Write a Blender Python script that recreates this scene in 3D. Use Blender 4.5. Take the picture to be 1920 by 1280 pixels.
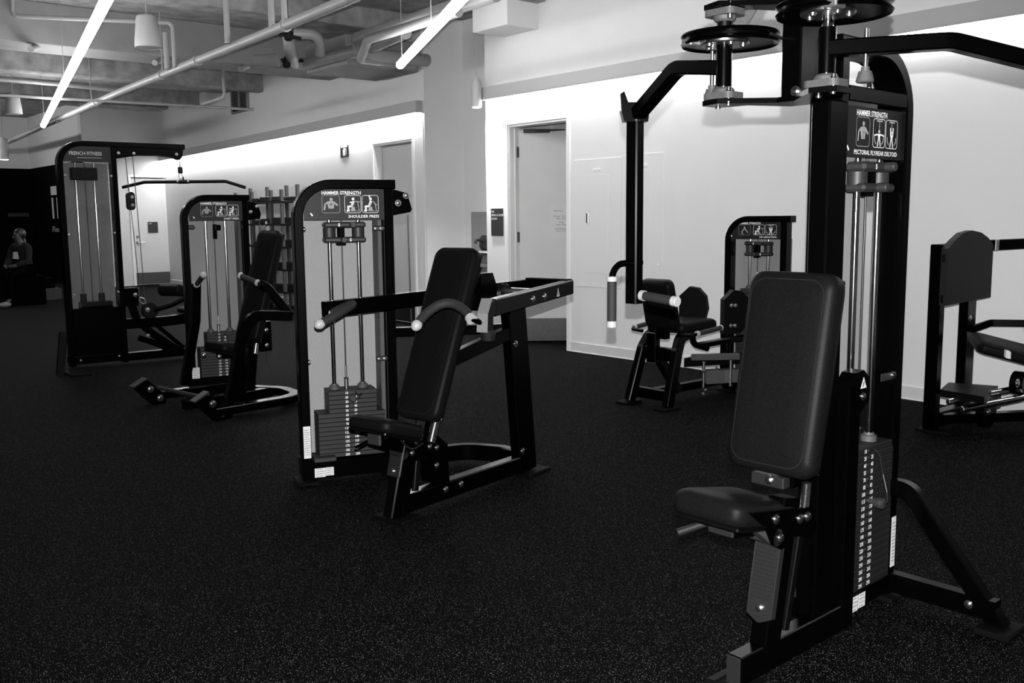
import bpy, math, random
from mathutils import Matrix, Vector
for o in list(bpy.data.objects): bpy.data.objects.remove(o, do_unlink=True)
S = bpy.context.scene
COL = S.collection
R = math.radians
rnd = random.Random(7)

# ------------------------------------------------------------------ camera, world, lights, exposure
cd = bpy.data.cameras.new('camera'); cam = bpy.data.objects.new('camera', cd); COL.objects.link(cam)
cd.sensor_width = 36.0; cd.lens = 33.75; cd.clip_start = 0.05; cd.clip_end = 100
cam.matrix_world = Matrix([[0.762981, 0.089836, -0.640147, 0.0], [-0.64635, 0.091439, -0.757542, 0.0], [-0.00952, 0.99175, 0.127831, 1.42], [0.0, 0.0, 0.0, 1.0]])
S.camera = cam
w = bpy.data.worlds.new('world'); S.world = w; w.use_nodes = True
w.node_tree.nodes['Background'].inputs[0].default_value = (0.5, 0.5, 0.5, 1)
w.node_tree.nodes['Background'].inputs[1].default_value = 0.02
S.view_settings.view_transform = 'Standard'; S.view_settings.look = 'None'
S.view_settings.exposure = 0.62; S.view_settings.gamma = 1.0; S.view_settings.use_curve_mapping = False
# the flash on top of the camera that took the picture (it throws the small shadows on the wall)
fl = bpy.data.lights.new('camera_flash', 'SPOT'); fl.energy = 900; fl.spot_size = R(88); fl.spot_blend = 0.6; fl.shadow_soft_size = 0.008
flo = bpy.data.objects.new('camera_flash', fl); COL.objects.link(flo)
flo.matrix_world = Matrix.Translation((0.004, 0.0, 0.095)) @ cam.matrix_world
STRIP = 14.0      # cove strips
TUBE = 19.0      # pendant tubes

# ------------------------------------------------------------------ materials
def mat(name, c, rough=0.5, metal=0.0, spec=0.5, noise=None, bump=None, emit=None, coat=0.0):
    m = bpy.data.materials.new(name); m.use_nodes = True
    nt = m.node_tree; b = nt.nodes['Principled BSDF']
    b.inputs['Base Color'].default_value = (c, c, c, 1); b.inputs['Roughness'].default_value = rough
    b.inputs['Metallic'].default_value = metal; b.inputs['Specular IOR Level'].default_value = spec
    b.inputs['Coat Weight'].default_value = coat; b.inputs['Coat Roughness'].default_value = 0.08
    tc = nt.nodes.new('ShaderNodeTexCoord')
    if noise:
        sc, amt = noise
        n = nt.nodes.new('ShaderNodeTexNoise'); n.inputs['Scale'].default_value = sc; n.inputs['Detail'].default_value = 5
        nt.links.new(tc.outputs['Object'], n.inputs['Vector'])
        r = nt.nodes.new('ShaderNodeValToRGB'); a, d = c*(1-amt), min(1, c*(1+amt))
        r.color_ramp.elements[0].color = (a, a, a, 1); r.color_ramp.elements[1].color = (d, d, d, 1)
        r.color_ramp.elements[0].position = 0.3; r.color_ramp.elements[1].position = 0.7
        nt.links.new(n.outputs['Fac'], r.inputs[0]); nt.links.new(r.outputs[0], b.inputs['Base Color'])
    if bump:
        sc, st = bump
        n2 = nt.nodes.new('ShaderNodeTexNoise'); n2.inputs['Scale'].default_value = sc; n2.inputs['Detail'].default_value = 6
        nt.links.new(tc.outputs['Object'], n2.inputs['Vector'])
        bp = nt.nodes.new('ShaderNodeBump'); bp.inputs['Strength'].default_value = st; bp.inputs['Distance'].default_value = 0.01
        nt.links.new(n2.outputs['Fac'], bp.inputs['Height']); nt.links.new(bp.outputs[0], b.inputs['Normal'])
    if emit:
        b.inputs['Emission Color'].default_value = (1, 1, 1, 1); b.inputs['Emission Strength'].default_value = emit
    return m
M = {}
M['wall'] = mat('wall_paint', 0.74, 0.65, spec=0.25, noise=(3, 0.015))
M['wall_grey'] = mat('wall_paint_grey', 0.6, 0.7, spec=0.25, noise=(2, 0.04))
M['ceiling'] = mat('sprayed_ceiling', 0.28, 0.95, spec=0.1, noise=(6, 0.3), bump=(9, 1.0))
M['beam'] = mat('beam_paint', 0.25, 0.8, spec=0.2, noise=(4, 0.08), bump=(30, 0.15))
M['pipe'] = mat('pipe_paint', 0.3, 0.45, noise=(5, 0.05))
M['dark_wall'] = mat('black_wall', 0.002, 0.8, spec=0.03, noise=(3, 0.3))
M['base'] = mat('rubber_base', 0.62, 0.6, spec=0.3, noise=(10, 0.03))
M['door'] = mat('door_paint', 0.6, 0.5, noise=(4, 0.02))
M['trim'] = mat('trim_paint', 0.78, 0.4, noise=(4, 0.01))
M['black'] = mat('black_powder_coat', 0.0005, 0.22, spec=0.11, noise=(60, 0.2))
M['satin'] = mat('black_satin', 0.0012, 0.4, spec=0.2, noise=(60, 0.2))
M['vinyl'] = mat('black_vinyl', 0.0044, 0.4, spec=0.05, noise=(160, 0.2), bump=(420, 0.12))
M['rubber'] = mat('black_rubber', 0.004, 0.7, spec=0.3, noise=(90, 0.2))
M['grip'] = mat('grip_rubber', 0.018, 0.7, spec=0.3, noise=(200, 0.25))
M['plastic'] = mat('grey_plastic', 0.02, 0.5, spec=0.4, noise=(150, 0.15))
M['iron'] = mat('weight_iron', 0.017, 0.6, spec=0.35, noise=(180, 0.25))
M['foot'] = mat('rubber_foot', 0.0006, 0.7, spec=0.1, noise=(90, 0.2))
M['arm_sheen'] = mat('painted_arm_sheen', 0.16, 0.5, spec=0.4, noise=(120, 0.1))  # pale colour painted in as the reflection on the press arm's front
M['kick'] = mat('dark_kick_plate', 0.05, 0.35, metal=0.8, noise=(30, 0.1))
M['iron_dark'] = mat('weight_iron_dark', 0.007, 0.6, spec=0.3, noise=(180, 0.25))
M['cover'] = mat('adjuster_cover_plastic', 0.011, 0.5, spec=0.25, noise=(150, 0.15))
M['void'] = mat('matt_black_cloth', 0.0006, 0.9, spec=0.02, noise=(60, 0.2))
M['cast'] = mat('cast_grey', 0.06, 0.6, spec=0.4, noise=(160, 0.2))
M['panel'] = mat('shroud_grey', 0.25, 0.6, spec=0.3, noise=(120, 0.06))
M['chrome'] = mat('chrome', 0.75, 0.12, metal=1.0, noise=(20, 0.05))
M['steel'] = mat('bright_steel', 0.42, 0.28, metal=1.0, noise=(60, 0.1))
M['cap'] = mat('polished_aluminium', 0.36, 0.5, noise=(60, 0.05))
M['sticker'] = mat('sticker_white', 0.62, 0.5, noise=(50, 0.03))
M['ink'] = mat('printed_ink', 0.02, 0.6, noise=(50, 0.1))
M['print'] = mat('printed_white', 0.8, 0.5, noise=(80, 0.03))
M['printg'] = mat('printed_grey', 0.28, 0.5, noise=(80, 0.2))
M['placard'] = mat('placard_plastic', 0.005, 0.5, spec=0.3, noise=(150, 0.15))
M['cable'] = mat('cable_sheath', 0.006, 0.35, noise=(60, 0.2))
M['speaker'] = mat('speaker_white', 0.3, 0.5, noise=(20, 0.03))
M['grille'] = mat('speaker_grille', 0.3, 0.6, noise=(300, 0.5))
M['strip'] = mat('cove_strip_light', 0.8, 0.5, noise=(5, 0.01), emit=STRIP)
M['strip_left'] = mat('cove_strip_light_left', 0.8, 0.5, noise=(5, 0.01), emit=STRIP*3.1)
M['tube'] = mat('pendant_tube_light', 0.8, 0.5, noise=(5, 0.01), emit=TUBE)
M['spot'] = mat('downlight_lens', 0.8, 0.5, noise=(5, 0.01), emit=6.0)
M['fixture'] = mat('fixture_white', 0.42, 0.45, noise=(6, 0.02))
M['stainless'] = mat('stainless_sheet', 0.42, 0.35, metal=0.9, noise=(40, 0.06))
M['carton'] = mat('cardboard', 0.02, 0.8, noise=(30, 0.15))
M['skin'] = mat('skin', 0.035, 0.55, noise=(30, 0.1))
M['hair'] = mat('hair', 0.004, 0.5, noise=(60, 0.3))
M['sweater'] = mat('sweater_knit', 0.012, 0.9, spec=0.1, noise=(60, 0.3))
M['shoe'] = mat('shoe_white', 0.12, 0.6, noise=(40, 0.1))
# floor: rolled rubber with pale flecks
m = mat('rubber_floor', 0.006, 0.75, spec=0.015); M['floor'] = m
nt = m.node_tree; b = nt.nodes['Principled BSDF']
tc = [n for n in nt.nodes if n.type == 'TEX_COORD'][0]
fac = None
for sc, thr, keep in ((260, 0.30, 1.2), (420, 0.36, 1.0)):
    v = nt.nodes.new('ShaderNodeTexVoronoi'); v.inputs['Scale'].default_value = sc
    nt.links.new(tc.outputs['Object'], v.inputs['Vector'])
    lt = nt.nodes.new('ShaderNodeMath'); lt.operation = 'LESS_THAN'; lt.inputs[1].default_value = thr
    nt.links.new(v.outputs['Distance'], lt.inputs[0])
    sep = nt.nodes.new('ShaderNodeSeparateColor'); nt.links.new(v.outputs['Color'], sep.inputs[0])
    gt = nt.nodes.new('ShaderNodeMath'); gt.operation = 'GREATER_THAN'; gt.inputs[1].default_value = 1-keep*0.11
    nt.links.new(sep.outputs[0], gt.inputs[0])
    mu = nt.nodes.new('ShaderNodeMath'); mu.operation = 'MULTIPLY'
    nt.links.new(lt.outputs[0], mu.inputs[0]); nt.links.new(gt.outputs[0], mu.inputs[1])
    m2 = nt.nodes.new('ShaderNodeMath'); m2.operation = 'MULTIPLY'
    nt.links.new(mu.outputs[0], m2.inputs[0]); nt.links.new(sep.outputs[1], m2.inputs[1])
    if fac is None: fac = m2
    else:
        mx = nt.nodes.new('ShaderNodeMath'); mx.operation = 'MAXIMUM'
        nt.links.new(fac.outputs[0], mx.inputs[0]); nt.links.new(m2.outputs[0], mx.inputs[1]); fac = mx
mix = nt.nodes.new('ShaderNodeMix'); mix.data_type = 'RGBA'
nt.links.new(fac.outputs[0], mix.inputs[0])
mix.inputs[6].default_value = (0.0018, 0.0018, 0.0018, 1); mix.inputs[7].default_value = (0.32, 0.32, 0.32, 1)
nt.links.new(mix.outputs[2], b.inputs['Base Color'])
nb = nt.nodes.new('ShaderNodeTexNoise'); nb.inputs['Scale'].default_value = 220; nb.inputs['Detail'].default_value = 4
nt.links.new(tc.outputs['Object'], nb.inputs['Vector'])
bp = nt.nodes.new('ShaderNodeBump'); bp.inputs['Strength'].default_value = 0.35; bp.inputs['Distance'].default_value = 0.004
nt.links.new(nb.outputs['Fac'], bp.inputs['Height']); nt.links.new(bp.outputs[0], b.inputs['Normal'])

# ------------------------------------------------------------------ mesh builder
def fr(ox=0, oy=0, yaw=0, oz=0): return Matrix.Translation((ox, oy, oz)) @ Matrix.Rotation(R(yaw), 4, 'Z')
I4 = Matrix.Identity(4)
ROOT = {}
TXT = {}
def text_mesh(s, bold=0.0):
    k = (s, bold)
    if k not in TXT:
        c = bpy.data.curves.new('lettering', 'FONT'); c.body = s; c.size = 1.0; c.resolution_u = 2; c.offset = bold
        o = bpy.data.objects.new('lettering', c); COL.objects.link(o)
        dg = bpy.context.evaluated_depsgraph_get(); me = bpy.data.meshes.new_from_object(o.evaluated_get(dg))
        V = [(v.co.x, v.co.y) for v in me.vertices]; F = [tuple(p.vertices) for p in me.polygons]
        bpy.data.objects.remove(o, do_unlink=True); bpy.data.meshes.remove(me); bpy.data.curves.remove(c)
        TXT[k] = (V, F)
    return TXT[k]
def rrect(wd, ht, r, n=5):
    r = min(r, wd/2-1e-4, ht/2-1e-4); out = []
    for cx, cy, a0 in ((wd/2-r, ht/2-r, 0), (-wd/2+r, ht/2-r, 90), (-wd/2+r, -ht/2+r, 180), (wd/2-r, -ht/2+r, 270)):
        for i in range(n+1):
            a = R(a0+90*i/n); out.append((cx+r*math.cos(a), cy+r*math.sin(a)))
    return out
def fillet(P, rad, n=6):
    P = [Vector(p) for p in P]; out = [P[0]]
    for i in range(1, len(P)-1):
        a, c, d = P[i-1], P[i], P[i+1]; u = (a-c); v = (d-c)
        lu, lv = u.length, v.length; u.normalize(); v.normalize()
        ang = u.angle(v)
        rr = rad[i-1] if isinstance(rad, (list, tuple)) else rad
        if ang > math.pi-0.02 or rr <= 0: out.append(c); continue
        t = min(rr/math.tan(ang/2), lu*0.48, lv*0.48); rr = t*math.tan(ang/2)
        bis = (u+v).normalized(); cen = c+bis*(rr/math.sin(ang/2))
        s, e = c+u*t-cen, c+v*t-cen
        for k in range(n+1):
            out.append(cen+s.normalized().slerp(e.normalized(), k/n)*rr if s.length > 1e-6 else c)
    out.append(P[-1]); return out
class MB:
    def __init__(s, F=None): s.v = []; s.f = []; s.mi = []; s.sm = []; s.F = F or I4; s.m = 0; s.mats = []
    def use(s, name):
        if name not in s.mats: s.mats.append(name)
        s.m = s.mats.index(name); return s
    def add(s, V, Fc, smooth=False):
        b = len(s.v); s.v += [s.F @ Vector(v) for v in V]
        for f in Fc: s.f.append(tuple(b+i for i in f)); s.mi.append(s.m); s.sm.append(smooth)
        return s
    def box(s, lo, hi, ch=0.003):
        lo, hi = Vector(lo), Vector(hi); c = (lo+hi)/2; h = (hi-lo)/2
        return s.obox(c, Vector((1, 0, 0)), Vector((0, 1, 0)), Vector((0, 0, 1)), h*2, ch)
    def obox(s, c, X, Y, Z, size, ch=0.003):
        c = Vector(c); X, Y, Z = Vector(X).normalized(), Vector(Y).normalized(), Vector(Z).normalized()
        h = [abs(k)/2 for k in size]; ch = min(ch, min(h)*0.6); V = []; idx = {}
        for sx in (-1, 1):
            for sy in (-1, 1):
                for sz in (-1, 1):
                    for ax in range(3):
                        d = [h[0]-ch, h[1]-ch, h[2]-ch]; d[ax] = h[ax]
                        idx[(sx, sy, sz, ax)] = len(V); V.append(c+X*(sx*d[0])+Y*(sy*d[1])+Z*(sz*d[2]))
        Fc = []
        def q(l): 
            p = [V[i] for i in l]; nn = (p[1]-p[0]).cross(p[2]-p[0]); cc = sum(p, Vector())/len(p)
            Fc.append(tuple(l) if nn.dot(cc-c) > 0 else tuple(reversed(l)))
        for ax in range(3):
            o = [a for a in range(3) if a != ax]
            for sg in (-1, 1):
                l = []
                for a, b_ in ((-1, -1), (1, -1), (1, 1), (-1, 1)):
                    k = [0, 0, 0]; k[ax] = sg; k[o[0]] = a; k[o[1]] = b_; l.append(idx[(*k, ax)])
                q(l)
            for a in (-1, 1):
                for b_ in (-1, 1):
                    l = []
                    for sg, axx in ((-1, o[0]), (1, o[0]), (1, o[1]), (-1, o[1])):
                        k = [0, 0, 0]; k[ax] = sg; k[o[0]] = a; k[o[1]] = b_; l.append(idx[(*k, axx)])
                    q(l)
        for sx in (-1, 1):
            for sy in (-1, 1):
                for sz in (-1, 1): q([idx[(sx, sy, sz, a)] for a in range(3)])
        return s.add(V, Fc)
    def rtube(s, P, a, b, n=(0, 1, 0), rad=0.0, ch=0.004, seg=8, cap=True):
        """rectangular tube along P; a = size along n, b = size across"""
        P = fillet(P, rad, seg); n = Vector(n).normalized(); V = []; k = len(P); ch = min(ch, a*0.4, b*0.4)
        sec = [(-a/2+ch, -b/2), (a/2-ch, -b/2), (a/2, -b/2+ch), (a/2, b/2-ch), (a/2-ch, b/2), (-a/2+ch, b/2), (-a/2, b/2-ch), (-a/2, -b/2+ch)]
        for i, p in enumerate(P):
            t0 = (p-P[i-1]).normalized() if i else None; t1 = (P[i+1]-p).normalized() if i < k-1 else None
            t = t1 if t0 is None else t0 if t1 is None else (t0+t1).normalized()
            nn = (n-t*n.dot(t)).normalized(); x = t.cross(nn).normalized()
            sc = 1.0
            if t0 is not None and t1 is not None: sc = 1/max(0.5, math.cos(t0.angle(t1)/2))
            for u, v_ in sec: V.append(p+nn*u+x*(v_*sc))
        Fc = []
        for i in range(k-1):
            for j in range(8): Fc.append((i*8+j, i*8+(j+1) % 8, (i+1)*8+(j+1) % 8, (i+1)*8+j))
        if cap: Fc.append(tuple(reversed(range(8)))); Fc.append(tuple((k-1)*8+j for j in range(8)))
        return s.add(V, [tuple(reversed(f)) for f in Fc], False)
    def tube(s, P, r, seg=14, rad=0.0, fs=7, cap=True):
        P = fillet(P, rad, fs) if rad or len(P) > 2 else [Vector(p) for p in P]
        k = len(P); V = []; rr = r if isinstance(r, (list, tuple)) else [r]*k
        t = (P[1]-P[0]).normalized(); u = t.orthogonal().normalized(); prev = t
        for i, p in enumerate(P):
            t0 = (p-P[i-1]).normalized() if i else (P[1]-p).normalized(); t1 = (P[i+1]-p).normalized() if i < k-1 else t0
            t = (t0+t1).normalized(); u = (u-t*u.dot(t)).normalized(); x = t.cross(u)
            for j in range(seg):
                a = 2*math.pi*j/seg; V.append(p+(u*math.cos(a)+x*math.sin(a))*rr[min(i, len(rr)-1)])
        Fc = [(i*seg+j, i*seg+(j+1) % seg, (i+1)*seg+(j+1) % seg, (i+1)*seg+j) for i in range(k-1) for j in range(seg)]
        s.add(V, Fc, True)
        if cap:
            s.add(V[:seg], [tuple(reversed(range(seg)))]); s.add(V[-seg:], [tuple(range(seg))])
        return s
    def lathe(s, c, ax, prof, seg=24, a0=0, a1=360):
        """prof: (distance along ax, radius)"""
        c = Vector(c); ax = Vector(ax).normalized(); u = ax.orthogonal().normalized(); x = ax.cross(u); V = []; k = len(prof)
        for d, r in prof:
            for j in range(seg):
                a = 2*math.pi*j/seg; V.append(c+ax*d+(u*math.cos(a)+x*math.sin(a))*max(r, 1e-4))
        Fc = [(i*seg+j, i*seg+(j+1) % seg, (i+1)*seg+(j+1) % seg, (i+1)*seg+j) for i in range(k-1) for j in range(seg)]
        for i in range(k-1):
            b = len(s.v); s.add(V[i*seg:(i+2)*seg], [(j, (j+1) % seg, seg+(j+1) % seg, seg+j) for j in range(seg)], True)
        s.add(V[:seg], [tuple(reversed(range(seg)))]); s.add(V[-seg:], [tuple(range(seg))]); return s
    def ball(s, c, r, sc=(1, 1, 1), n=10):
        V = []; c = Vector(c)
        for i in range(n+1):
            th = math.pi*i/n
            for j in range(2*n):
                a = math.pi*j/n; V.append(c+Vector((sc[0]*r*math.sin(th)*math.cos(a), sc[1]*r*math.sin(th)*math.sin(a), sc[2]*r*math.cos(th))))
        m_ = 2*n
        return s.add(V, [(i*m_+j, (i+1)*m_+j, (i+1)*m_+(j+1) % m_, i*m_+(j+1) % m_) for i in range(n) for j in range(m_)], True)
    def prism(s, out, o, u, v, th, ch=0.0):
        """flat outline (2-D) set in the plane o,u,v and thickened both ways by th/2"""
        o, u, v = Vector(o), Vector(u).normalized(), Vector(v).normalized(); n = u.cross(v).normalized(); k = len(out)
        ar = sum(out[i][0]*out[(i+1) % k][1]-out[(i+1) % k][0]*out[i][1] for i in range(k))
        if ar < 0: out = list(reversed(out))
        V = [o+u*a+v*b-n*th/2 for a, b in out]+[o+u*a+v*b+n*th/2 for a, b in out]
        return s.add(V, [tuple(reversed(range(k))), tuple(range(k, 2*k))]+[(i, (i+1) % k, k+(i+1) % k, k+i) for i in range(k)])
    def pad(s, c, u, v, wd, ht, th, r, edge=None, taper=0.0):
        """upholstered cushion: flat back, rolled front edge; c = centre of the back face, front along u x v"""
        c, u, v = Vector(c), Vector(u).normalized(), Vector(v).normalized(); n = u.cross(v).normalized()
        e = edge or th*0.55; prof = [(0.012, 0), (0.002, th*0.08), (0, th*0.3)]
        for i in range(6):
            a = R(90*i/5); prof.append((e*(1-math.cos(a)), th-e*0.75+e*0.75*math.sin(a)))
        prof.append((e+0.004, th+0.001)); prof.append((e+0.05, th+0.004))
        rings = []; V = []
        for ins, d in prof:
            o = rrect(wd-2*ins, ht-2*ins, max(r-ins*0.6, 0.012), 6)
            for a, b in o: V.append(c+u*(a*(1-taper*(b/ht)))+v*b+n*d)
        k = len(o); m_ = len(prof)
        Fc = [(i*k+j, i*k+(j+1) % k, (i+1)*k+(j+1) % k, (i+1)*k+j) for i in range(m_-1) for j in range(k)]
        s.add(V, Fc, True); s.add(V[:k], [tuple(reversed(range(k)))]); return s.add(V[-k:], [tuple(range(k))], True)
    def text(s, t, o, u, v, size, align='L', bold=0.0, sx=1.0):
        o, u, v = Vector(o), Vector(u).normalized(), Vector(v).normalized(); V, Fc = text_mesh(t, bold)
        if not V: return s
        x0, x1 = min(p[0] for p in V), max(p[0] for p in V)
        sh = -x0 if align == 'L' else -x1 if align == 'R' else -(x0+x1)/2
        return s.add([o+u*((p[0]+sh)*size*sx)+v*(p[1]*size) for p in V], Fc)
    def stroke(s, pts, o, u, v, wd, closed=False):
        o, u, v = Vector(o), Vector(u).normalized(), Vector(v).normalized(); k = len(pts)
        for i in range(k if closed else k-1):
            a = Vector(pts[i]); b = Vector(pts[(i+1) % k]); d = b-a
            if d.length < 1e-6: continue
            d.normalize(); nx = Vector((-d.y, d.x))*wd/2; a = a-d*wd*0.3; b = b+d*wd*0.3
            s.add([o+u*p.x+v*p.y for p in (a-nx, b-nx, b+nx, a+nx)], [(0, 1, 2, 3)])
        return s
    def poly(s, pts, o, u, v):
        o, u, v = Vector(o), Vector(u).normalized(), Vector(v).normalized(); k = len(pts)
        ar = sum(pts[i][0]*pts[(i+1) % k][1]-pts[(i+1) % k][0]*pts[i][1] for i in range(k))
        if ar < 0: pts = list(reversed(pts))
        return s.add([o+u*a+v*b for a, b in pts], [tuple(range(k))])
    def build(s, name, material=None, parent=None, label=None):
        me = bpy.data.meshes.new(name)
        Mi = I4
        if parent is not None:
            p = parent
            while p.parent is not None: p = p.parent
            Mi = ROOT.get(p.name, I4).inverted()
        me.from_pydata([tuple(Mi @ v) for v in s.v], [], s.f)
        for nm in (s.mats or [material]): me.materials.append(M[nm])
        me.polygons.foreach_set('material_index', s.mi); me.polygons.foreach_set('use_smooth', s.sm); me.update()
        o = bpy.data.objects.new(name, me); COL.objects.link(o)
        if parent is not None: o.parent = parent
        if label: o['label'] = label
        return o
def tag(o, label, cat, group=None, kind=None):
    if label: o['label'] = label
    if cat: o['category'] = cat
    if group: o['group'] = group
    if kind: o['kind'] = kind
    return o
def thing(name, F, label, cat, group=None):
    o = bpy.data.objects.new(name, None); COL.objects.link(o); o.matrix_world = F; o.empty_display_size = 0.1
    ROOT[o.name] = F.copy(); return tag(o, label, cat, group)
def struct(name, mb, m=None, parent=None):
    o = mb.build(name, m, parent)
    if parent is None: o['kind'] = 'structure'
    return o
def bolt(parent, F, p, n, r=0.011, name='bolt', m='steel'):
    """dome-headed bolt with its washer"""
    b_ = MB(F); n = Vector(n).normalized()
    b_.lathe(p, n, [(-0.004, r*1.35), (0.002, r*1.35), (0.002, r), (0.006, r*0.95), (0.009, r*0.6), (0.010, 0.0)], 14)
    return b_.build(name, m, parent)
X_, Y_, Z_ = Vector((1, 0, 0)), Vector((0, 1, 0)), Vector((0, 0, 1))
# ------------------------------------------------------------------ the room
CZ = 3.95
f = MB(); f.box((-6, -5, -0.2), (11, 27, 0), 0); struct('floor', f, 'floor')
f = MB(); f.box((-6, -5, CZ), (11, 27, CZ+0.2), 0); struct('ceiling', f, 'ceiling')
WX = 7.04
# right wall: solid pieces around the open doorway
DY0, DY1, DZ = 7.405, 8.365, 2.44
f = MB(); f.box((WX, 2.3, 0), (WX+0.16, DY0, CZ), 0); f.box((WX, DY1, 0), (WX+0.16, 8.765, CZ), 0); f.box((WX, DY0, DZ), (WX+0.16, DY1, CZ), 0)
f.box((WX+0.02, -5, 0), (WX+0.16, 2.3, CZ), 0)
struct('wall_right', f, 'wall')
f = MB(); f.box((WX+0.16, 8.66, 0), (7.82, 8.765, CZ), 0); f.box((7.82, 8.66, 0), (7.98, 10.36, CZ), 0); f.box((7.2, 10.2, 0), (7.82, 10.36, CZ), 0)
struct('wall_alcove', f, 'wall')
# left part of the long wall runs a few degrees off the right part
LW = fr(7.19, 10.2, -4.98)      # local: y along the wall, x into it
ldoor = ((0.0, 0.2533, 2.4789)[1], (0.0, 1.4343, 2.479)[1])
lz = 2.44
f = MB(LW); y0, y1 = ldoor[0]+0.05, ldoor[1]-0.05
f.box((0, 0.03, 0), (0.2, y0, CZ), 0); f.box((0, y1, 0), (0.2, 11.75, CZ), 0); f.box((0, y0, lz), (0.2, y1, CZ), 0)
struct('wall_left', f, 'wall')
# far wall and what lies beyond it
f = MB(); f.box((6.446, 21.7, 0), (7.42, 21.9, CZ), 0); f.box((8.34, 21.7, 0), (8.6, 21.9, CZ), 0); f.box((7.42, 21.7, 2.38), (8.34, 21.9, CZ), 0)
struct('wall_far', f, 'wall_grey')
f = MB(); f.box((6.446, 21.9, 2.72), (6.6, 26.0, CZ), 0); f.box((-6, 25.9, 2.72), (6.446, 26.1, CZ), 0)
struct('wall_far_corner', f, 'wall')
f = MB(); f.box((6.43, 21.705, 0), (6.6, 26.0, 2.72), 0); f.box((-6, 25.88, 0), (6.43, 26.1, 2.72), 0); struct('wall_black', f, 'dark_wall')
f = MB(); f.box((-6.2, -5, 0), (-6, 27, CZ), 0); struct('wall_opposite', f, 'wall_grey')
f = MB(); f.box((-6, -5.2, 0), (8, -5, CZ), 0); struct('wall_behind', f, 'wall_grey')
f = MB(); f.box((7.98, 8.4, 0), (8.1, 10.5, CZ), 0); f.box((WX+0.16, 5.2, 0), (WX+0.3, 5.25, CZ), 0); f.box((9.2, 5.2, 0), (9.3, 8.7, CZ), 0); f.box((WX+0.16, 5.15, 0), (9.3, 5.2, CZ), 0); struct('wall_back_room', f, 'wall')
# door trims
def trim(F, ax0, ax1, z, xin, name, dep=0.16):
    t = MB(F); tw = 0.055; x0 = xin-0.018
    t.box((x0, ax0-tw, 0), (xin+0.01, ax0, z+tw), 0.004); t.box((x0, ax1, 0), (xin+0.01, ax1+tw, z+tw), 0.004); t.box((x0, ax0, z), (xin+0.01, ax1, z+tw), 0.004)
    t.box((xin, ax0, 0), (xin+dep, ax0+0.022, z), 0.002); t.box((xin, ax1-0.022, 0), (xin+dep, ax1, z), 0.002); t.box((xin, ax0+0.022, z-0.022), (xin+dep, ax1-0.022, z), 0.002)
    t.box((xin+0.07, ax0+0.022, 0), (xin+0.09, ax0+0.035, z), 0.001); t.box((xin+0.07, ax1-0.035, 0), (xin+0.09, ax1-0.022, z), 0.001)
    return struct(name, t, 'trim')
trim(I4, DY0, DY1, DZ, WX, 'trim_1')
trim(LW, y0, y1, lz, 0.0, 'trim_2', 0.2)
# open door with kick plate, hinged at its far jamb and swung 50 degrees into the next room
DF = Matrix.Translation((WX+0.12, DY1-0.03, 0)) @ Matrix.Rotation(R(-90+50), 4, 'Z')
d = MB(DF); d.box((0.01, 0.0, 0.012), (0.90, 0.045, 2.40), 0.002); d1 = struct('door_1', d, 'door')
k = MB(DF); k.box((0.02, -0.003, 0.015), (0.895, 0.0, 0.27), 0.001); k.build('kick_plate', 'kick', d1)
for z in (0.25, 1.2, 2.15):
    h = MB(DF); h.tube([(-0.005, -0.008, z-0.06), (-0.005, -0.008, z+0.06)], 0.009, 10); h.box((-0.02, -0.004, z-0.055), (0.012, 0.0, z+0.055), 0.001); h.build('hinge', 'cast', d1)
h = MB(DF); h.box((0.06, -0.05, 2.36), (0.36, -0.002, 2.40), 0.006); h.rtube([(0.2, -0.05, 2.37), (0.5, -0.14, 2.38), (0.12, -0.16, 2.385)], 0.012, 0.025, (0, 0, 1)); h.build('door_closer', 'plastic', d1)
n_ = MB(DF).use('sticker'); n_.box((0.36, -0.0015, 1.19), (0.61, 0.0, 1.56), 0.0)
n_.use('ink')
for i, (tx, zz, sz) in enumerate((('Staff Hours:', 1.485, 0.022), ('Monday - Thursday', 1.425, 0.022), ('5:00am - 9:00pm', 1.400, 0.018), ('Friday', 1.355, 0.022), ('5:00am - 7:00pm', 1.33, 0.018), ('Saturday/Sunday', 1.285, 0.022), ('8:00am - 5:00pm', 1.26, 0.018))):
    n_.text(tx, (0.485 if i else 0.45, -0.003, zz), X_, Z_, sz, 'C')
n_.lathe((0.565, -0.002, 1.51), (0, -1, 0), [(0, 0.022), (0.002, 0.022)], 18)
tag(n_.build('hours_notice'), 'white printed opening-hours sheet taped to the open door', 'notice')
# door of the left wall, shut
d = MB(LW); d.box((0.11, y0+0.024, 0.01), (0.155, y1-0.024, lz-0.024), 0.002); d2 = struct('door_2', d, 'door')
k = MB(LW); k.box((0.105, y0+0.12, 1.72), (0.11, y0+0.35, 1.73), 0.001); k.build('lock_slot', 'steel', d2)
k = MB(LW); k.box((0.107, y0+0.03, 0.02), (0.11, y1-0.03, 0.25), 0.001); k.build('kick_plate', 'kick', d2)
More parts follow.
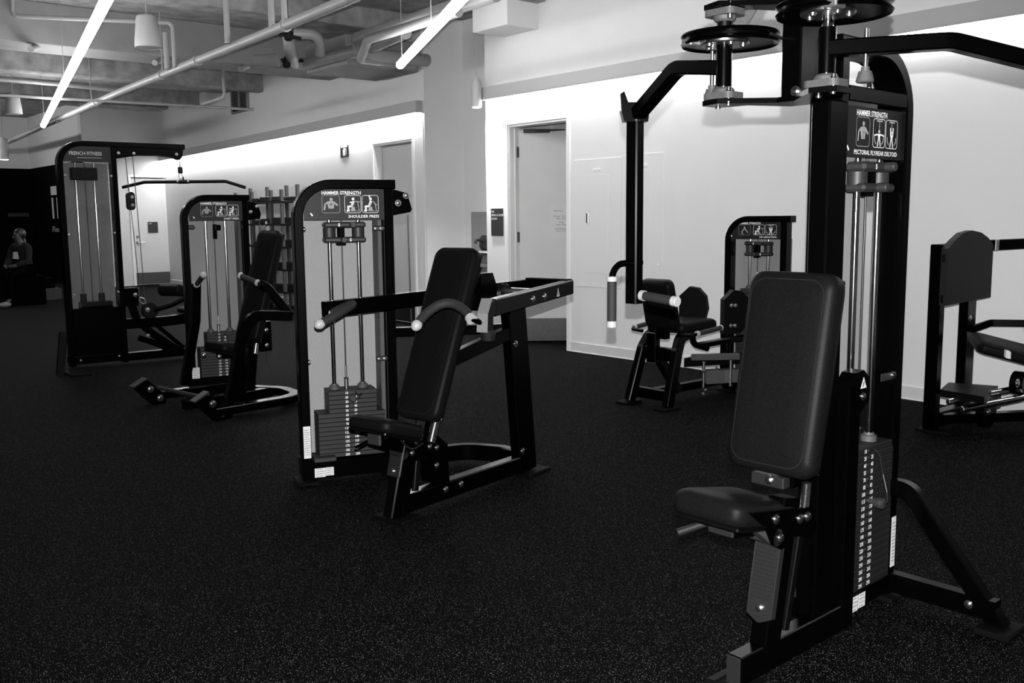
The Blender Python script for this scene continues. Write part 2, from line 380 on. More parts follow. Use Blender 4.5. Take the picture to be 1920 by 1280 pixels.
# far door
d = MB(); d.box((7.44, 21.74, 0.01), (8.32, 21.79, 2.36), 0.002); d3 = struct('door_3', d, 'door')
k = MB(); k.box((7.44, 21.735, 0.02), (8.32, 21.74, 0.28), 0.001); k.build('kick_plate', 'cast', d3)
k = MB(); k.lathe((7.51, 21.74, 0.95), (0, -1, 0), [(0, 0.035), (0.02, 0.03), (0.06, 0.014)], 14); k.tube([(7.51, 21.68, 0.95), (7.66, 21.68, 0.95)], 0.011, 8); k.lathe((7.51, 21.74, 1.08), (0, -1, 0), [(0, 0.03), (0.02, 0.025)], 14); k.build('door_handle', 'steel', d3)
t = MB(); t.box((7.36, 21.68, 0), (7.42, 21.71, 2.44), 0.003); t.box((8.34, 21.68, 0), (8.40, 21.71, 2.44), 0.003); t.box((7.42, 21.68, 2.38), (8.34, 21.71, 2.44), 0.003); struct('trim_3', t, 'trim')
# baseboards
def bb(F, a, b_, x, name):
    t = MB(F); t.box((x-0.010, a, 0), (x, b_, 0.105), 0.002); t.box((x-0.018, a, 0), (x-0.008, b_, 0.010), 0.003); return struct(name, t, 'base')
bb(I4, 2.3, DY0-0.055, WX, 'baseboard_right'); bb(I4, DY1+0.055, 8.76, WX, 'baseboard_doorway'); bb(LW, 0.05, y0-0.055, 0, 'baseboard_corner'); bb(LW, y1+0.055, 11.6, 0, 'baseboard_left')
# cove lights along the top of the wall
def cove(F, a, b_, x0, zb, zt, name, label, dm='strip'):
    L = b_-a; o = thing(name, F @ Matrix.Translation((x0, a, zb)), label, 'light', 'cove lights along the wall')
    t = MB(F); t.box((x0, a, zb+0.012), (x0+0.10, b_, zt), 0.002); t.box((x0, a, zb), (x0+0.012, b_, zb+0.012), 0.001); t.box((x0+0.012, a, zb), (x0+0.1, a+0.015, zb+0.012), 0.001); t.build('housing', 'fixture', o)
    t = MB(F); t.box((x0+0.014, a+0.02, zb+0.001), (x0+0.098, b_-0.01, zb+0.0115), 0.001); t.build('diffuser', dm, o)
    return o
cove(I4, -2.0, 8.72, WX-0.102, 2.742, 2.882, 'cove_light', 'long wall-top cove light above the open doorway')
cove(LW, 0.02, 11.55, -0.102, 2.75, 2.90, 'cove_light', 'far wall-top cove light above the shut door', 'strip_left')
# ceiling beams and soffits
f = MB(); f.box((-6, 12.3, 3.47), (8, 12.95, CZ), 0.01); f.box((-6, 13.35, 3.78), (8, 13.5, CZ), 0.01)
struct('trim_5', f, 'beam')
for i, (y, z, wd) in enumerate(((14.2, 3.72, 0.35), (15.6, 3.6, 0.25), (16.8, 3.74, 0.5), (18.4, 3.62, 0.3), (20.0, 3.7, 0.5))):
    f = MB(); f.box((-6, y, z), (7.7, y+wd, CZ), 0.02); struct('trim_%d' % (6+i), f, 'ceiling')
for i, (y, z, wd) in enumerate(((3.2, 3.6, 0.5), (7.7, 3.66, 0.5), (10.2, 3.7, 0.35))):
    f = MB(); f.box((-6, y, z), (7.04, y+wd, CZ), 0.02); struct('trim_%d' % (12+i), f, 'ceiling')
# bulkheads on the wall
f = MB(); f.box((6.6, 7.84, 3.40), (7.04, 8.42, CZ), 0.004); struct('trim_16', f, 'wall')
dk = MB(); dk.box((6.15, 10.3, 3.26), (7.2, 11.3, 3.62), 0.01)
tag(dk.build('ventilation_duct', 'beam'), 'boxy painted duct under the ceiling beside the column', 'duct')
vt = thing('ventilation_grille', LW @ Matrix.Translation((0, (0.0, 6.5421, 3.8054)[1], 3.0)), 'dark two-pane louvred grille high on the left wall', 'vent')
ga, gb, gz0, gz1 = (0.0, 6.1341, 3.8145)[1], (-0.0, 6.9086, 3.799)[1], (-0.0, 6.9653, 3.3828)[2], (-0.0, 6.9086, 3.799)[2]
f = MB(LW); f.box((-0.02, ga, gz0), (-0.004, gb, gz1), 0.003); f.build('grille_back', 'plastic', vt)
f = MB(LW)
for a_, b_ in ((ga-.03, ga), (gb, gb+.03), ((ga+gb)/2-.02, (ga+gb)/2+.02)): f.box((-0.05, a_, gz0-.03), (-0.002, b_, gz1+.03), 0.003)
for z in (gz0-.03, gz1): f.box((-0.05, ga, z), (-0.002, gb, z+.03), 0.003)
f.build('grille_frame', 'beam', vt)
f = MB(LW); n_l = 9
for i in range(n_l): f.box((-0.045, ga, gz0+(gz1-gz0)*(i+.2)/n_l), (-0.02, gb, gz0+(gz1-gz0)*(i+.45)/n_l), 0.002)
f.build('louvres', 'plastic', vt)
# ------------------------------------------------------------------ pipes under the ceiling
def pipe(name, P, r, label, rad=0.12, m='pipe', joints=()):
    o = MB(); o.tube(P, r, 14, rad)
    for a in joints:
        i, t_ = int(a), a-int(a); p0, p1 = Vector(P[i]), Vector(P[i+1]); c = p0.lerp(p1, t_); d_ = (p1-p0).normalized()
        o.lathe(c-d_*0.04, d_, [(0, r*1.02), (0, r*1.25), (0.08, r*1.25), (0.08, r*1.02)], 14)
    return tag(o.build(name, m), label, 'pipe')
pipe('sprinkler_main', [(5.6627, 27.7926, 3.1), (5.2127, 22.5239, 3.1), (4.6783, 13.8938, 3.2), (4.3862, 9.0419, 3.2), (4.2504, 7.0858, 3.2), (4.1431, 6.0721, 3.2)], 0.046, 'long white sprinkler main running slantwise under the ceiling', 0, joints=(0.6, 1.55, 1.85, 2.65))
for p, l in (((4.3441, 8.3433, 3.2), 'ring hanger on the sprinkler main, the one near the valves'), ((4.5638, 11.9925, 3.2), 'ring hanger on the sprinkler main, the one by the branch pipes'), ((4.8095, 15.5723, 3.2), 'ring hanger on the sprinkler main, farthest along')):
    hg = MB(); hg.lathe((p[0], p[1]-0.015, p[2]), (0, 1, 0), [(0, 0.05), (0, 0.06), (0.03, 0.06), (0.03, 0.05)], 16); hg.tube([(p[0], p[1], p[2]+0.05), (p[0], p[1], CZ)], 0.008, 6)
    tag(hg.build('pipe_hanger', 'pipe'), l, 'pipe hanger', 'ring hangers on the sprinkler main')
pipe('drop_pipe', [(4.3133, 9.5355, 3.2), (4.3133, 9.5355, 3.95)], 0.03, 'thick white drop pipe reaching from ceiling to sprinkler main', 0)
pipe('drop_pipe', [(4.339, 8.6027, 3.2), (4.339, 8.6027, 3.95)], 0.03, 'thick white drop pipe left of the ring hanger by the valves', 0)
pipe('drop_pipe', [(4.3174, 8.3016, 3.2), (4.3174, 8.3016, 3.95)], 0.028, 'thick white drop pipe right at the ring hanger by the valves', 0)
pipe('branch_pipe', [(4.4537, 11.5432, 3.2), (4.4537, 11.5432, 3.62)], 0.035, 'short upright branch pipe behind the hanging speaker', 0)
pipe('branch_pipe', [(4.4627, 11.3342, 3.2), (4.4627, 11.3342, 3.7), (2.9706, 12.2, 3.7329), (2.9819, 12.2, 4.0535)], 0.026, 'thin conduit running across the face of the big beam', 0.06)
pipe('cross_pipe', [(3.0374, 14.3966, 3.3), (3.9448, 14.3582, 3.3), (4.94, 14.6016, 3.3)], 0.026, 'white cross pipe joining the sprinkler main from the left', 0)
pipe('cross_pipe', [(3.0887, 14.4101, 3.1), (4.8878, 14.2107, 3.1), (6.7002, 14.006, 3.1)], 0.02, 'thin long cross pipe ending under the wall grille', 0)
pipe('conduit', [(5.6321, 12.637, 3.45), (5.5611, 12.4697, 3.05), (5.7416, 13.6255, 3.08)], 0.02, 'thin conduit dropping beside the wall grille', 0.05)
for a, b_, l in (((3.1105, 12.1, 3.3711), (3.4717, 12.9, 3.5792), 'short grey pipe sleeve poking from the beam at far left'), ((4.5134, 12.1, 3.3486), (5.0158, 12.9, 3.5912), 'short grey pipe sleeve poking from the beam under the speaker'), ((5.626, 12.1, 3.3711), (6.2413, 12.9, 3.6093), 'short grey pipe sleeve poking from the beam near the wall')):
    pipe('pipe_sleeve', [a, b_], 0.035, l, 0)
pipe('insulated_pipe', [(5.7002, 6.922, 3.42), (5.8397, 9.3087, 3.42), (5.8699, 9.6048, 3.42), (6.0615, 9.7418, 3.3), (7.12, 10.0118, 3.3632)], 0.075, 'upper lagged pipe bending round into the wall', 0.14)
pipe('insulated_pipe', [(5.5431, 7.2735, 3.3), (5.6157, 8.9541, 3.3), (5.9727, 9.6936, 3.22), (7.1, 10.2746, 3.3293)], 0.05, 'thinner lagged pipe beneath the upper one, entering the wall', 0.1)
pipe('insulated_pipe', [(5.9405, 8.7312, 3.38), (6.1381, 9.792, 3.38), (6.1051, 10.8538, 3.38), (6.0914, 11.4391, 3.36), (5.7152, 10.8674, 3.42), (5.6683, 10.8147, 3.62)], 0.075, 'lagged pipe with an upturned elbow beside the duct', 0.12)
pipe('insulated_pipe', [(5.4909, 10.3454, 3.55), (5.7349, 10.2002, 3.55), (5.823, 10.348, 3.35)], 0.06, 'short lagged pipe loop hanging above the elbow', 0.12)
pipe('insulated_pipe', [(5.4381, 11.2672, 3.35), (5.629, 11.024, 3.35)], 0.08, 'stub of lagged pipe left of the black valves', 0)
vv = MB(); p = (5.2303, 9.979, 3.45); vv.lathe((p[0], p[1], p[2]-0.06), Z_, [(0, 0.03), (0.02, 0.05), (0.1, 0.05), (0.12, 0.02)], 12); vv.tube([(p[0]-0.12, p[1], p[2]), (p[0]+0.12, p[1]-0.06, p[2]-0.03)], 0.018, 8); vv.tube([(p[0], p[1], p[2]), (p[0], p[1], CZ)], 0.006, 6); tag(vv.build('pipe_valve', 'rubber'), 'black valve wrap under the sprinkler main, upper of two', 'valve')
vv = MB(); p = (5.7732, 11.096, 3.36); vv.lathe((p[0], p[1], p[2]-0.08), Z_, [(0, 0.02), (0.02, 0.05), (0.1, 0.05), (0.14, 0.015)], 12); vv.tube([(p[0]-0.2, p[1], p[2]), (p[0]+0.2, p[1]-0.05, p[2]+0.02)], 0.02, 8); vv.tube([(p[0], p[1], p[2]), (p[0], p[1], CZ)], 0.006, 6); tag(vv.build('pipe_valve', 'rubber'), 'black valve wrap between lagged pipes, lower of two', 'valve')
# ------------------------------------------------------------------ lamps and speakers
def tube_light(p, q, label):
    p, q = Vector(p), Vector(q); d_ = (q-p).normalized()
    o = thing('pendant_tube_light', Matrix.Translation(p), label, 'light', 'pendant tube lights')
    t = MB(); t.tube([p+d_*0.01, q], 0.042, 18); t.build('diffuser', 'tube', o)
    t = MB(); t.lathe(p, -d_, [(-0.012, 0.043), (0.004, 0.043), (0.012, 0.035)], 18); t.build('end_cap', 'fixture', o)
    for k_ in (0.04, 0.5, 0.96):
        c = p.lerp(q, k_); t = MB(); t.tube([c+Vector((0, 0, 0.04)), Vector((c.x, c.y, CZ))], 0.004, 6); t.build('suspension_rod', 'pipe', o)
tube_light((4.5485, 17.2879, 3.0), (2.2533, 6.5905, 3.0), 'glowing pendant tube on the left, over the tall cable tower')
tube_light((5.745, 8.5557, 3.0), (4.1468, 5.2015, 3.0), 'glowing pendant tube ending beside the column')
tube_light((3.0, 19.8, 3.0), (3.9, 24.8, 3.0), 'added unseen pendant tube brightening the far left corner')  # extra tube, out of view, added to brighten the far left walls
def speaker(p, r, label):
    F = Matrix.Translation(p); o = thing('pendant_speaker', F, label, 'speaker', 'pendant speakers')
    t = MB(F); t.lathe((0, 0, 0), Z_, [(0.012, r*0.9), (0, r*0.93), (0.004, r), (r*0.6, r*0.98), (r*2.3, r*0.78), (r*2.42, r*0.72), (r*2.45, r*0.6)], 28); t.build('body', 'speaker', o)
    t = MB(F); t.lathe((0, 0, 0), Z_, [(0.002, r*0.9), (0.006, r*0.9)], 24); t.build('grille', 'grille', o)
    t = MB(F); t.tube([(0, 0, r*2.4), (0, 0, CZ-p[2])], 0.006, 6); t.tube([(-0.03, 0, r*2.42), (-0.01, 0, r*2.55), (0.03, 0, r*2.42)], 0.006, 6); t.build('hanging_cable', 'pipe', o)
speaker((3.5563, 9.6808, 3.1), 0.125, 'white bell-shaped speaker hanging right of the pendant tube')
speaker((3.9889, 16.745, 3.1), 0.125, 'white bell-shaped speaker hanging far off at the left edge')
def downlight(p, r, h, label, watt):
    F = Matrix.Translation(p); o = thing('pendant_downlight', F, label, 'light', 'pendant downlights')
    t = MB(F); t.lathe((0, 0, 0), Z_, [(0.0, r), (h-0.03, r), (h-0.03, r*0.9), (h, r*0.9), (h, r*0.5), (h+0.03, r*0.4)], 24); t.build('body', 'fixture', o)
    t = MB(F); t.lathe((0, 0, -0.006), Z_, [(0, r*0.86), (0.006, r*0.86)], 24); t.build('lens', 'spot', o)
    t = MB(F); t.tube([(0, 0, h), (0, 0, CZ-p[2])], 0.004, 6); t.build('hanging_cable', 'pipe', o)
    L = bpy.data.lights.new('downlight_beam', 'SPOT'); L.energy = watt; L.spot_size = R(112); L.spot_blend = 0.9; L.shadow_soft_size = 0.04
    lo = bpy.data.objects.new('downlight_beam', L); COL.objects.link(lo); lo.location = (p[0], p[1], p[2]-0.02)
downlight((6.8732, 8.7101, 2.66), 0.057, 0.30, 'white cylinder downlight hanging before the column', 170)
downlight((4.9881, 21.9618, 2.7), 0.09, 0.42, 'white cylinder downlight at the far left edge', 120)
# ------------------------------------------------------------------ things on the walls
def epanel(ya, yb, za, zb, label):
    F = Matrix.Translation((WX, ya, za)); o = thing('electrical_panel', F, label, 'electrical panel', 'flush electrical panels')
    t = MB(); t.box((WX-0.006, yb, za), (WX, ya, zb), 0.002); t.build('cover', 'wall', o)
    t = MB(); t.box((WX-0.009, yb+0.16, za+0.15), (WX-0.006, ya-0.16, zb-0.16), 0.001); t.build('panel_door', 'wall', o)
    t = MB(); t.box((WX-0.014, (ya+yb)/2-0.05, zb-0.13), (WX-0.006, (ya+yb)/2+0.05, zb-0.10), 0.003); t.build('latch', 'wall', o)
    for z in (za+0.3, za+0.62, zb-0.3): bolt(o, I4, (WX-0.006, yb+0.06, z), (-1, 0, 0), 0.007, 'screw', 'trim')
    return o
e1 = epanel(7.30, 6.63, 0.70, 2.005, 'flush white electrical panel next to the open doorway')
t = MB(); t.box((WX-0.02, 7.08, 1.36), (WX-0.009, 7.11, 1.46), 0.002); t.build('handle', 'steel', e1)
epanel(6.60, 6.08, 0.66, 2.02, 'flush white electrical panel behind the hanging press arm')
def wsign(name, o, u, wd, ht, label, lines, size, m='ink', cat='sign'):
    o = Vector(o); u = Vector(u).normalized(); n = u.cross(Z_)
    t = MB().use(m); c = o+u*wd/2-Z_*ht/2
    t.obox(c, u, n, Z_, (wd, 0.012, ht), 0.002); t.use('print')
    for i, l in enumerate(lines): t.text(l, o+u*wd*0.07-Z_*(size*1.25*(i+1)+ht*0.02)+n*0.0065, u, Z_, size, 'L', 0.01)
    return tag(t.build(name), label, cat)
wsign('room_sign', (7.033, 8.6712, 1.5258), (0, -1, 0), 0.21, 0.31, "black locker-room sign on the wall beside the open doorway", ("108", "MEN'S LOCKER", "ROOM"), 0.032)
wsign('room_sign', (7.7524, 21.73, 1.4028), (1, 0, 0), 0.22, 0.24, 'black square sign on the far door', ("1268",), 0.035)
sg = MB(LW).use('placard'); c = (-0.005, 2.3101, 2.4047)
sg.box((-0.012, c[1]-0.13, c[2]-0.085), (0.0, c[1]+0.13, c[2]+0.085), 0.003); sg.use('print')
sg.poly([(-0.04, -0.06), (0.04, -0.06), (0.045, 0.02), (0.02, 0.035), (0.02, 0.05), (-0.02, 0.05), (-0.02, 0.035), (-0.045, 0.02)], (-0.0125, c[1], c[2]), (0, -1, 0), Z_)
sg.stroke([(0.02, 0.045), (0.07, 0.03), (0.075, -0.04)], (-0.0125, c[1], c[2]), (0, -1, 0), Z_, 0.015); sg.stroke([(-0.1, 0.068), (0.1, 0.068)], (-0.0125, c[1], c[2]), (0, -1, 0), Z_, 0.02)
tag(sg.build('fire_extinguisher_sign'), 'small grey fire extinguisher sign on the left wall', 'sign')
# drinking fountain in the alcove
FX = 7.82
fo = thing('drinking_fountain', fr(FX, 9.55, 0), 'steel drinking fountain in the wall alcove', 'drinking fountain')
t = MB(); t.box((FX-0.012, 8.9, 0.3), (FX, 10.05, 1.50), 0.002); t.build('backsplash', 'stainless', fo)
t = MB(); t.box((FX-0.45, 9.05, 0.86), (FX-0.012, 9.72, 0.99), 0.03); t.build('basin', 'stainless', fo)
t = MB(); t.box((FX-0.47, 9.03, 0.99), (FX-0.012, 9.74, 1.005), 0.005); t.build('rim', 'cap', fo)
t = MB(); t.box((FX-0.16, 9.2, 1.005), (FX-0.012, 9.74, 1.2), 0.05); t.tube([(FX-0.15, 9.6, 1.12), (FX-0.28, 9.6, 1.15), (FX-0.3, 9.6, 1.1)], 0.018, 8, 0.04); t.build('bottle_filler', 'plastic', fo)
t = MB(); t.tube([(FX-0.2, 9.45, 0.55), (FX-0.2, 9.45, 0.8)], 0.12, 18); t.box((FX-0.3, 9.2, 0.4), (FX-0.012, 9.72, 0.55), 0.01); t.build('chiller', 'stainless', fo)
# ------------------------------------------------------------------ selectorised machines
def figure(t, kind, o, u, s):
    """the little exercise drawings on the placards; o = lower left of the box, s = box size"""
    w_, h_ = s; q = lambda pts: [(a*w_, b*h_) for a, b in pts]
    P_ = lambda pts: t.poly(q(pts), o, u, Z_)
    K_ = lambda pts, wd: t.stroke(q(pts), o, u, Z_, wd*w_)
    def disc(a, b, r): t.poly([(a*w_+r*w_*math.cos(k*0.63), b*h_+r*w_*math.sin(k*0.63)) for k in range(10)], o, u, Z_)
    if kind == 'torso':
        t.use('printg'); P_([(.3, .55), (.36, .25), (.64, .25), (.7, .55), (.62, .68), (.38, .68)]); disc(.52, .78, .09)
        K_([(.34, .62), (.17, .5), (.13, .2)], .09); K_([(.66, .62), (.85, .45)], .1)
        t.use('placard'); K_([(.5, .64), (.5, .3)], .03); K_([(.36, .52), (.5, .46), (.64, .52)], .03)
    elif kind == 'legs':
        t.use('printg'); K_([(.5, .8), (.45, .55), (.25, .3), (.35, .1)], .09); K_([(.5, .8), (.6, .5), (.8, .25)], .09)
    elif kind in ('sit_low', 'sit_high', 'sit_press', 'sit_back'):
        t.use('print'); up = kind == 'sit_high'
        K_([(.15, .12), (.24, .12), (.2, .36), (.42, .38), (.5, .62)], .11); disc(.52, .8, .085); P_([(.4, .36), (.48, .34), (.62, .66), (.5, .7)])
        if up: K_([(.52, .64), (.46, .96), (.42, .98)], .07)
        elif kind == 'sit_press': K_([(.54, .62), (.2, .7)], .06); K_([(.52, .55), (.18, .52)], .05)
        else: K_([(.54, .62), (.34, .6)], .07)
        t.use('printg'); P_([(.36, .1), (.66, .1), (.6, .34), (.42, .34)]); K_([(.66, .66), (.92, .62 if not up else .42)], .05); K_([(.8, .6 if not up else .5), (.88, .1)], .04); K_([(.4, .1), (.92, .1)], .03)
    elif kind in ('above_open', 'above_closed', 'front_spread'):
        t.use('printg'); K_([(.3, .93), (.72, .93)], .07); K_([(.5, .92), (.5, .5)], .05)
        t.use('print'); disc(.5, .56, .07); P_([(.36, .48), (.64, .48), (.56, .34), (.44, .34)]); K_([(.46, .34), (.38, .05)], .07); K_([(.54, .34), (.62, .05)], .07)
        if kind == 'above_open': K_([(.38, .46), (.1, .42)], .06); K_([(.62, .46), (.9, .42)], .06)
        else: K_([(.4, .46), (.38, .72)], .07); K_([(.6, .46), (.62, .72)], .07)
        K_([(.12, .38), (.14, .25), (.25, .12)], .025); K_([(.88, .38), (.86, .25), (.75, .12)], .025)
def placard(o, F, x0, x1, z0, z1, y, title, kinds, cut=0.0, mirror=False, narrow=False):
    t = MB(F).use('placard'); wd, ht = x1-x0, z1-z0
    out = [(0, 0), (wd, 0), (wd, ht), (0, ht)]
    if cut: out = [(0, 0), (wd, 0), (wd, ht)]+[(cut-cut*math.sin(R(a)), ht-cut+cut*math.cos(R(a))) for a in range(0, 91, 15)]
    t.prism(out, (x0, y+0.004, z0), X_, Z_, 0.008)
    oy = y-0.0012; u = X_
    t.use('print')
    t.text('HAMMER STRENGTH', (x0+wd*.22, oy, z1-ht*.17), u, Z_, ht*.155, 'L', 0.02, 0.85 if narrow else 0.9)
    t.text(title, (x1-wd*.07, oy, z0+ht*.07), u, Z_, ht*.125, 'R', 0.015, 1.02 if narrow else 1.05)
    bx = [(x0+wd*.22, wd*.22), (x0+wd*.50, wd*.205), (x0+wd*.72, wd*.205)]
    bz, bh = z0+ht*.23, ht*.57
    for i, (a, bw) in enumerate(bx):
        t.use('printg' if i == 0 else 'print')
        rr_ = [(a+bw/2+p, bz+bh/2+q) for p, q in rrect(bw, bh, min(bw, bh)*.14, 4)]
        t.stroke(rr_, (0, oy, 0), u, Z_, ht*.012, True)
        figure(t, kinds[i], (a, oy-0.0004, bz), u, (bw, bh))
    t.use('print'); qx, qz = x0+wd*.055, z0+ht*.16
    t.poly([(0.1*ht, 0), (.04*ht, .09*ht), (.07*ht, .12*ht), (.14*ht, .03*ht)], (qx, oy, qz-ht*.04), u, Z_)
    return t.build('placard', None, o)
def shroud_stack(o, F, labels, z0, pitch, lx, ux, n_up, sy, xc, pin, cord=True, mt='iron', chs=0.85):
    """weight plates, numbers, selector pin; labels run top to bottom"""
    n = len(labels)
    for i, l in enumerate(labels):
        zt = z0+pitch*(n-i); a, b_ = ux if i < n_up else lx
        t = MB(F).use(mt); t.box((a, sy[0], zt-pitch+0.0012), (b_, sy[1], zt-0.0004), 0.002)
        if not (i == 0):
            t.use('print'); t.text(l, (xc+0.016, sy[0]-0.0012, zt-pitch*.78), X_, Z_, pitch*.78, 'L', 0.015, chs)
        t.use('print'); t.text(l, (xc-0.016, sy[0]-0.0012, zt-pitch*.78), X_, Z_, pitch*.78, 'R', 0.015, chs)
        t.use('ink'); t.lathe((xc, sy[0]+0.002, zt-pitch*.5), (0, -1, 0), [(0, .006), (.0032, .006)], 12)
        t.build('weight_plate', None, o)
    zp = z0+pitch*(n-pin-0.5)
    t = MB(F); t.lathe((xc, sy[0], zp), (0, -1, 0), [(0, .008), (.03, .008), (.03, .017), (.05, .02), (.062, .019), (.066, .012)], 16); t.build('selector_pin', 'plastic', o)
    zt0 = z0+pitch*(n-.4); dx = 0.05
    t = MB(F); P_ = [(xc+0.022, sy[0]-.004, zt0), (xc+dx*.8, sy[0]-.02, zt0-.02), (xc+dx, sy[0]-.03, (zt0+zp)/2), (xc+dx*.9, sy[0]-.05, zp+.03), (xc+dx*.6, sy[0]-.06, zp), (xc+.015, sy[0]-.06, zp)]
    t.tube(P_, 0.0038, 8, 0.02); t.build('pin_cord', 'cable', o)
def tower(o, F, x0, x1, H, labels, title, kinds, z0, pitch, lx, ux, n_up, sy, xc, rods, plac, pin, mirror=False, crossbar=None, addz=None, D=.115, tw=.05, rc=.2, overhang=.014, panel_y=.19, narrow=False, flange=True, back_z=None, mt='iron'):
    mx = (lambda x: x0+x1-x) if mirror else (lambda x: x)
    yc = D/2
    t = MB(F)
    t.rtube([(mx(x0+tw/2), yc, .02), (mx(x0+tw/2), yc, H-tw/2), (mx(x1+overhang), yc, H-tw/2)], D, tw, (0, 1, 0), rc-tw/2, .006, 10)
    t.rtube([(mx(x1-tw/2), yc, .02), (mx(x1-tw/2), yc, H-tw)], D, tw, (0, 1, 0), 0, .006)
    t.box((x0-.0, -.002, .03), (x1, D+.06, .125), .004) if not mirror else t.box((x0, 0, .03), (x1, D+.06, .10), .004)
    if crossbar: t.box((x0+tw, .0, crossbar[0]), (x1-tw, D*.8, crossbar[1]), .004)
    t.build('tower_frame', 'black', o)
    for xx in (x0, x1-tw):
        t = MB(F); t.box((xx-.035, -.035, 0), (xx+tw+.035, D+.035, .022), .006); t.build('rubber_foot', 'foot', o)
    placard(o, F, *plac, .004 if not crossbar else .02, title, kinds, 0 if mirror else .12, mirror, narrow)
    zb = back_z or (.13, plac[2]-.0)
    t = MB(F); t.box((x0+tw*(2. if mirror else .3), panel_y, zb[0]), (x1-tw*.5, panel_y+.006, zb[1]), .001); t.build('rear_shroud', 'panel', o)
    if flange:
        t = MB(F); t.box((x1-tw-.028, D*.5, .13), (x1-tw-.004, panel_y, zb[1]), .002); t.build('side_shroud', 'cast', o)
    shroud_stack(o, F, labels, z0, pitch, lx, ux, n_up, sy, xc, pin, mt=mt)
    zt = z0+pitch*len(labels)
    for xr in rods[:2]:
        t = MB(F); t.tube([(xr, rods[2], zt), (xr, rods[2], plac[2]+.03)], .0125, 16); t.build('guide_rod', 'chrome', o)
        t = MB(F); t.lathe((xr, rods[2], zt), Z_, [(0, .028), (.02, .028), (.022, .02), (.03, .018)], 18); t.build('rod_bushing', 'cast', o)
    xm = (rods[0]+rods[1])/2-.012
    t = MB(F); t.tube([(xm, rods[2], zt+.13), (xm, rods[2], plac[2]+.03)], .004, 8); t.build('lift_cable', 'cable', o)
    t = MB(F); t.lathe((xm, rods[2], zt), Z_, [(0, .012), (.055, .012), (.06, .015), (.065, .006), (.13, .006), (.135, .003)], 12); t.build('cable_end', 'steel', o)
    if addz:
        for i, (za, zb_) in enumerate(addz):
            ra, rb_ = rods[0], rods[1]; t = MB(F).use('plastic')
            t.box((ra-.035, rods[2]-.045, za), (rb_+.035, rods[2]+.03, zb_), .01)
            if i == 0:
                t.lathe((ra, rods[2], za-.062), Z_, [(0, .033), (.004, .034), (.062, .034)], 22); t.lathe((rb_, rods[2], za-.062), Z_, [(0, .033), (.004, .034), (.062, .034)], 22)
            t.lathe((xm+.0+(.05 if i == 0 else .0), rods[2]-.045, (za+zb_)/2), (0, -1, 0), [(0, .016), (.03, .016), (.034, .013)], 14)
            t.use('print'); t.text('5', (xm-.02+(.06 if i else 0), rods[2]-.0462, (za+zb_)/2-.008), X_, Z_, .022, 'C', .04)
            t.build('add_on_weight', None, o)
        t = MB(F); t.box((xm-.02, rods[2]-.03, addz[1][1]), (xm+.012, rods[2]+.03, addz[0][0]), .003); t.box((xm-.03, rods[2]-.02, addz[1][0]-.015), (xm+.02, rods[2]+.02, addz[1][0]), .003); t.build('pulley_bracket', 'black', o)
def sticker(o, F, p, u, v, wd, ht, bars=5, name='warning_sticker'):
    u, v = Vector(u), Vector(v); n = u.cross(v).normalized(); p = Vector(p)
    t = MB(F).use('sticker'); t.obox(p, u, n, v, (wd, .0012, ht), 0)
    t.use('printg')
    for i in range(bars):
        t.stroke([(-wd*.38, ht*(.38-.76*i/max(1, bars-1))), (wd*(.38 if i % 3 else .2), ht*(.38-.76*i/max(1, bars-1)))], p+n*.0012, u, v, ht*.28/bars)
    t.build(name, None, o)
def triangle(o, F, p, u, v, s):
    u, v = Vector(u), Vector(v); n = u.cross(v).normalized(); p = Vector(p)
    t = MB(F).use('sticker'); t.poly([(-s/2, -s*.45), (s/2, -s*.45), (0, s*.5)], p+n*.001, u, v)
    t.use('ink'); t.stroke([(-s*.12, -s*.3), (s*.03, -s*.1), (-s*.03, -s*.02), (s*.1, s*.1)], p+n*.0016, u, v, s*.12)
    t.build('pinch_warning_sticker', None, o)
def plate_poly(o, F, pts, y0, y1, name, m='black'):
    """plate in the x-z plane between y0 and y1; pts (x, z)"""
    t = MB(F); t.prism(pts, (0, (y0+y1)/2, 0), X_, Z_, abs(y1-y0)); return t.build(name, m, o)
def grip_handle(o, F, P, r, g0, g1, rad, name='handle', ball=True):
    """bent tube with a rubber grip between path points g0..g1 (indices after filleting), collars and end cap"""
    Q = fillet(P, rad, 8); i0, i1 = int(g0*(len(Q)-1)), int(round(g1*(len(Q)-1)))
    t = MB(F); t.tube(Q[:i0+1] if i0 else Q[:2], r*.72, 12); h = t.build(name, 'black', o)
    G = Q[i0:i1+1]; t = MB(F); t.tube(G, r, 16); t.build('grip', 'grip', h)
    d0 = (G[1]-G[0]).normalized(); d1 = (G[-1]-G[-2]).normalized()
    t = MB(F); t.lathe(G[0]-d0*.014, d0, [(0, r*.8), (0, r*1.14), (.018, r*1.14), (.018, r)], 18); t.build('collar', 'cap', h)
    t = MB(F)
    if ball: t.lathe(G[-1]-d1*.004, d1, [(0, r*1.1), (.012, r*1.14), (.02, r*1.05), (.028, r*.75), (.033, r*.3), (.034, 0)], 18)
    else: t.lathe(G[-1]-d1*.002, d1, [(0, r*1.1), (.022, r*1.1), (.024, r)], 18)
    t.build('end_cap', 'cap', h)
    return h
SP_PLATES = ['10', '20', '30', '40', '50', '65', '80', '95', '110', '125', '140', '155', '170', '185', '200']
PF_PLATES = [str(v) for v in range(10, 296, 15)]

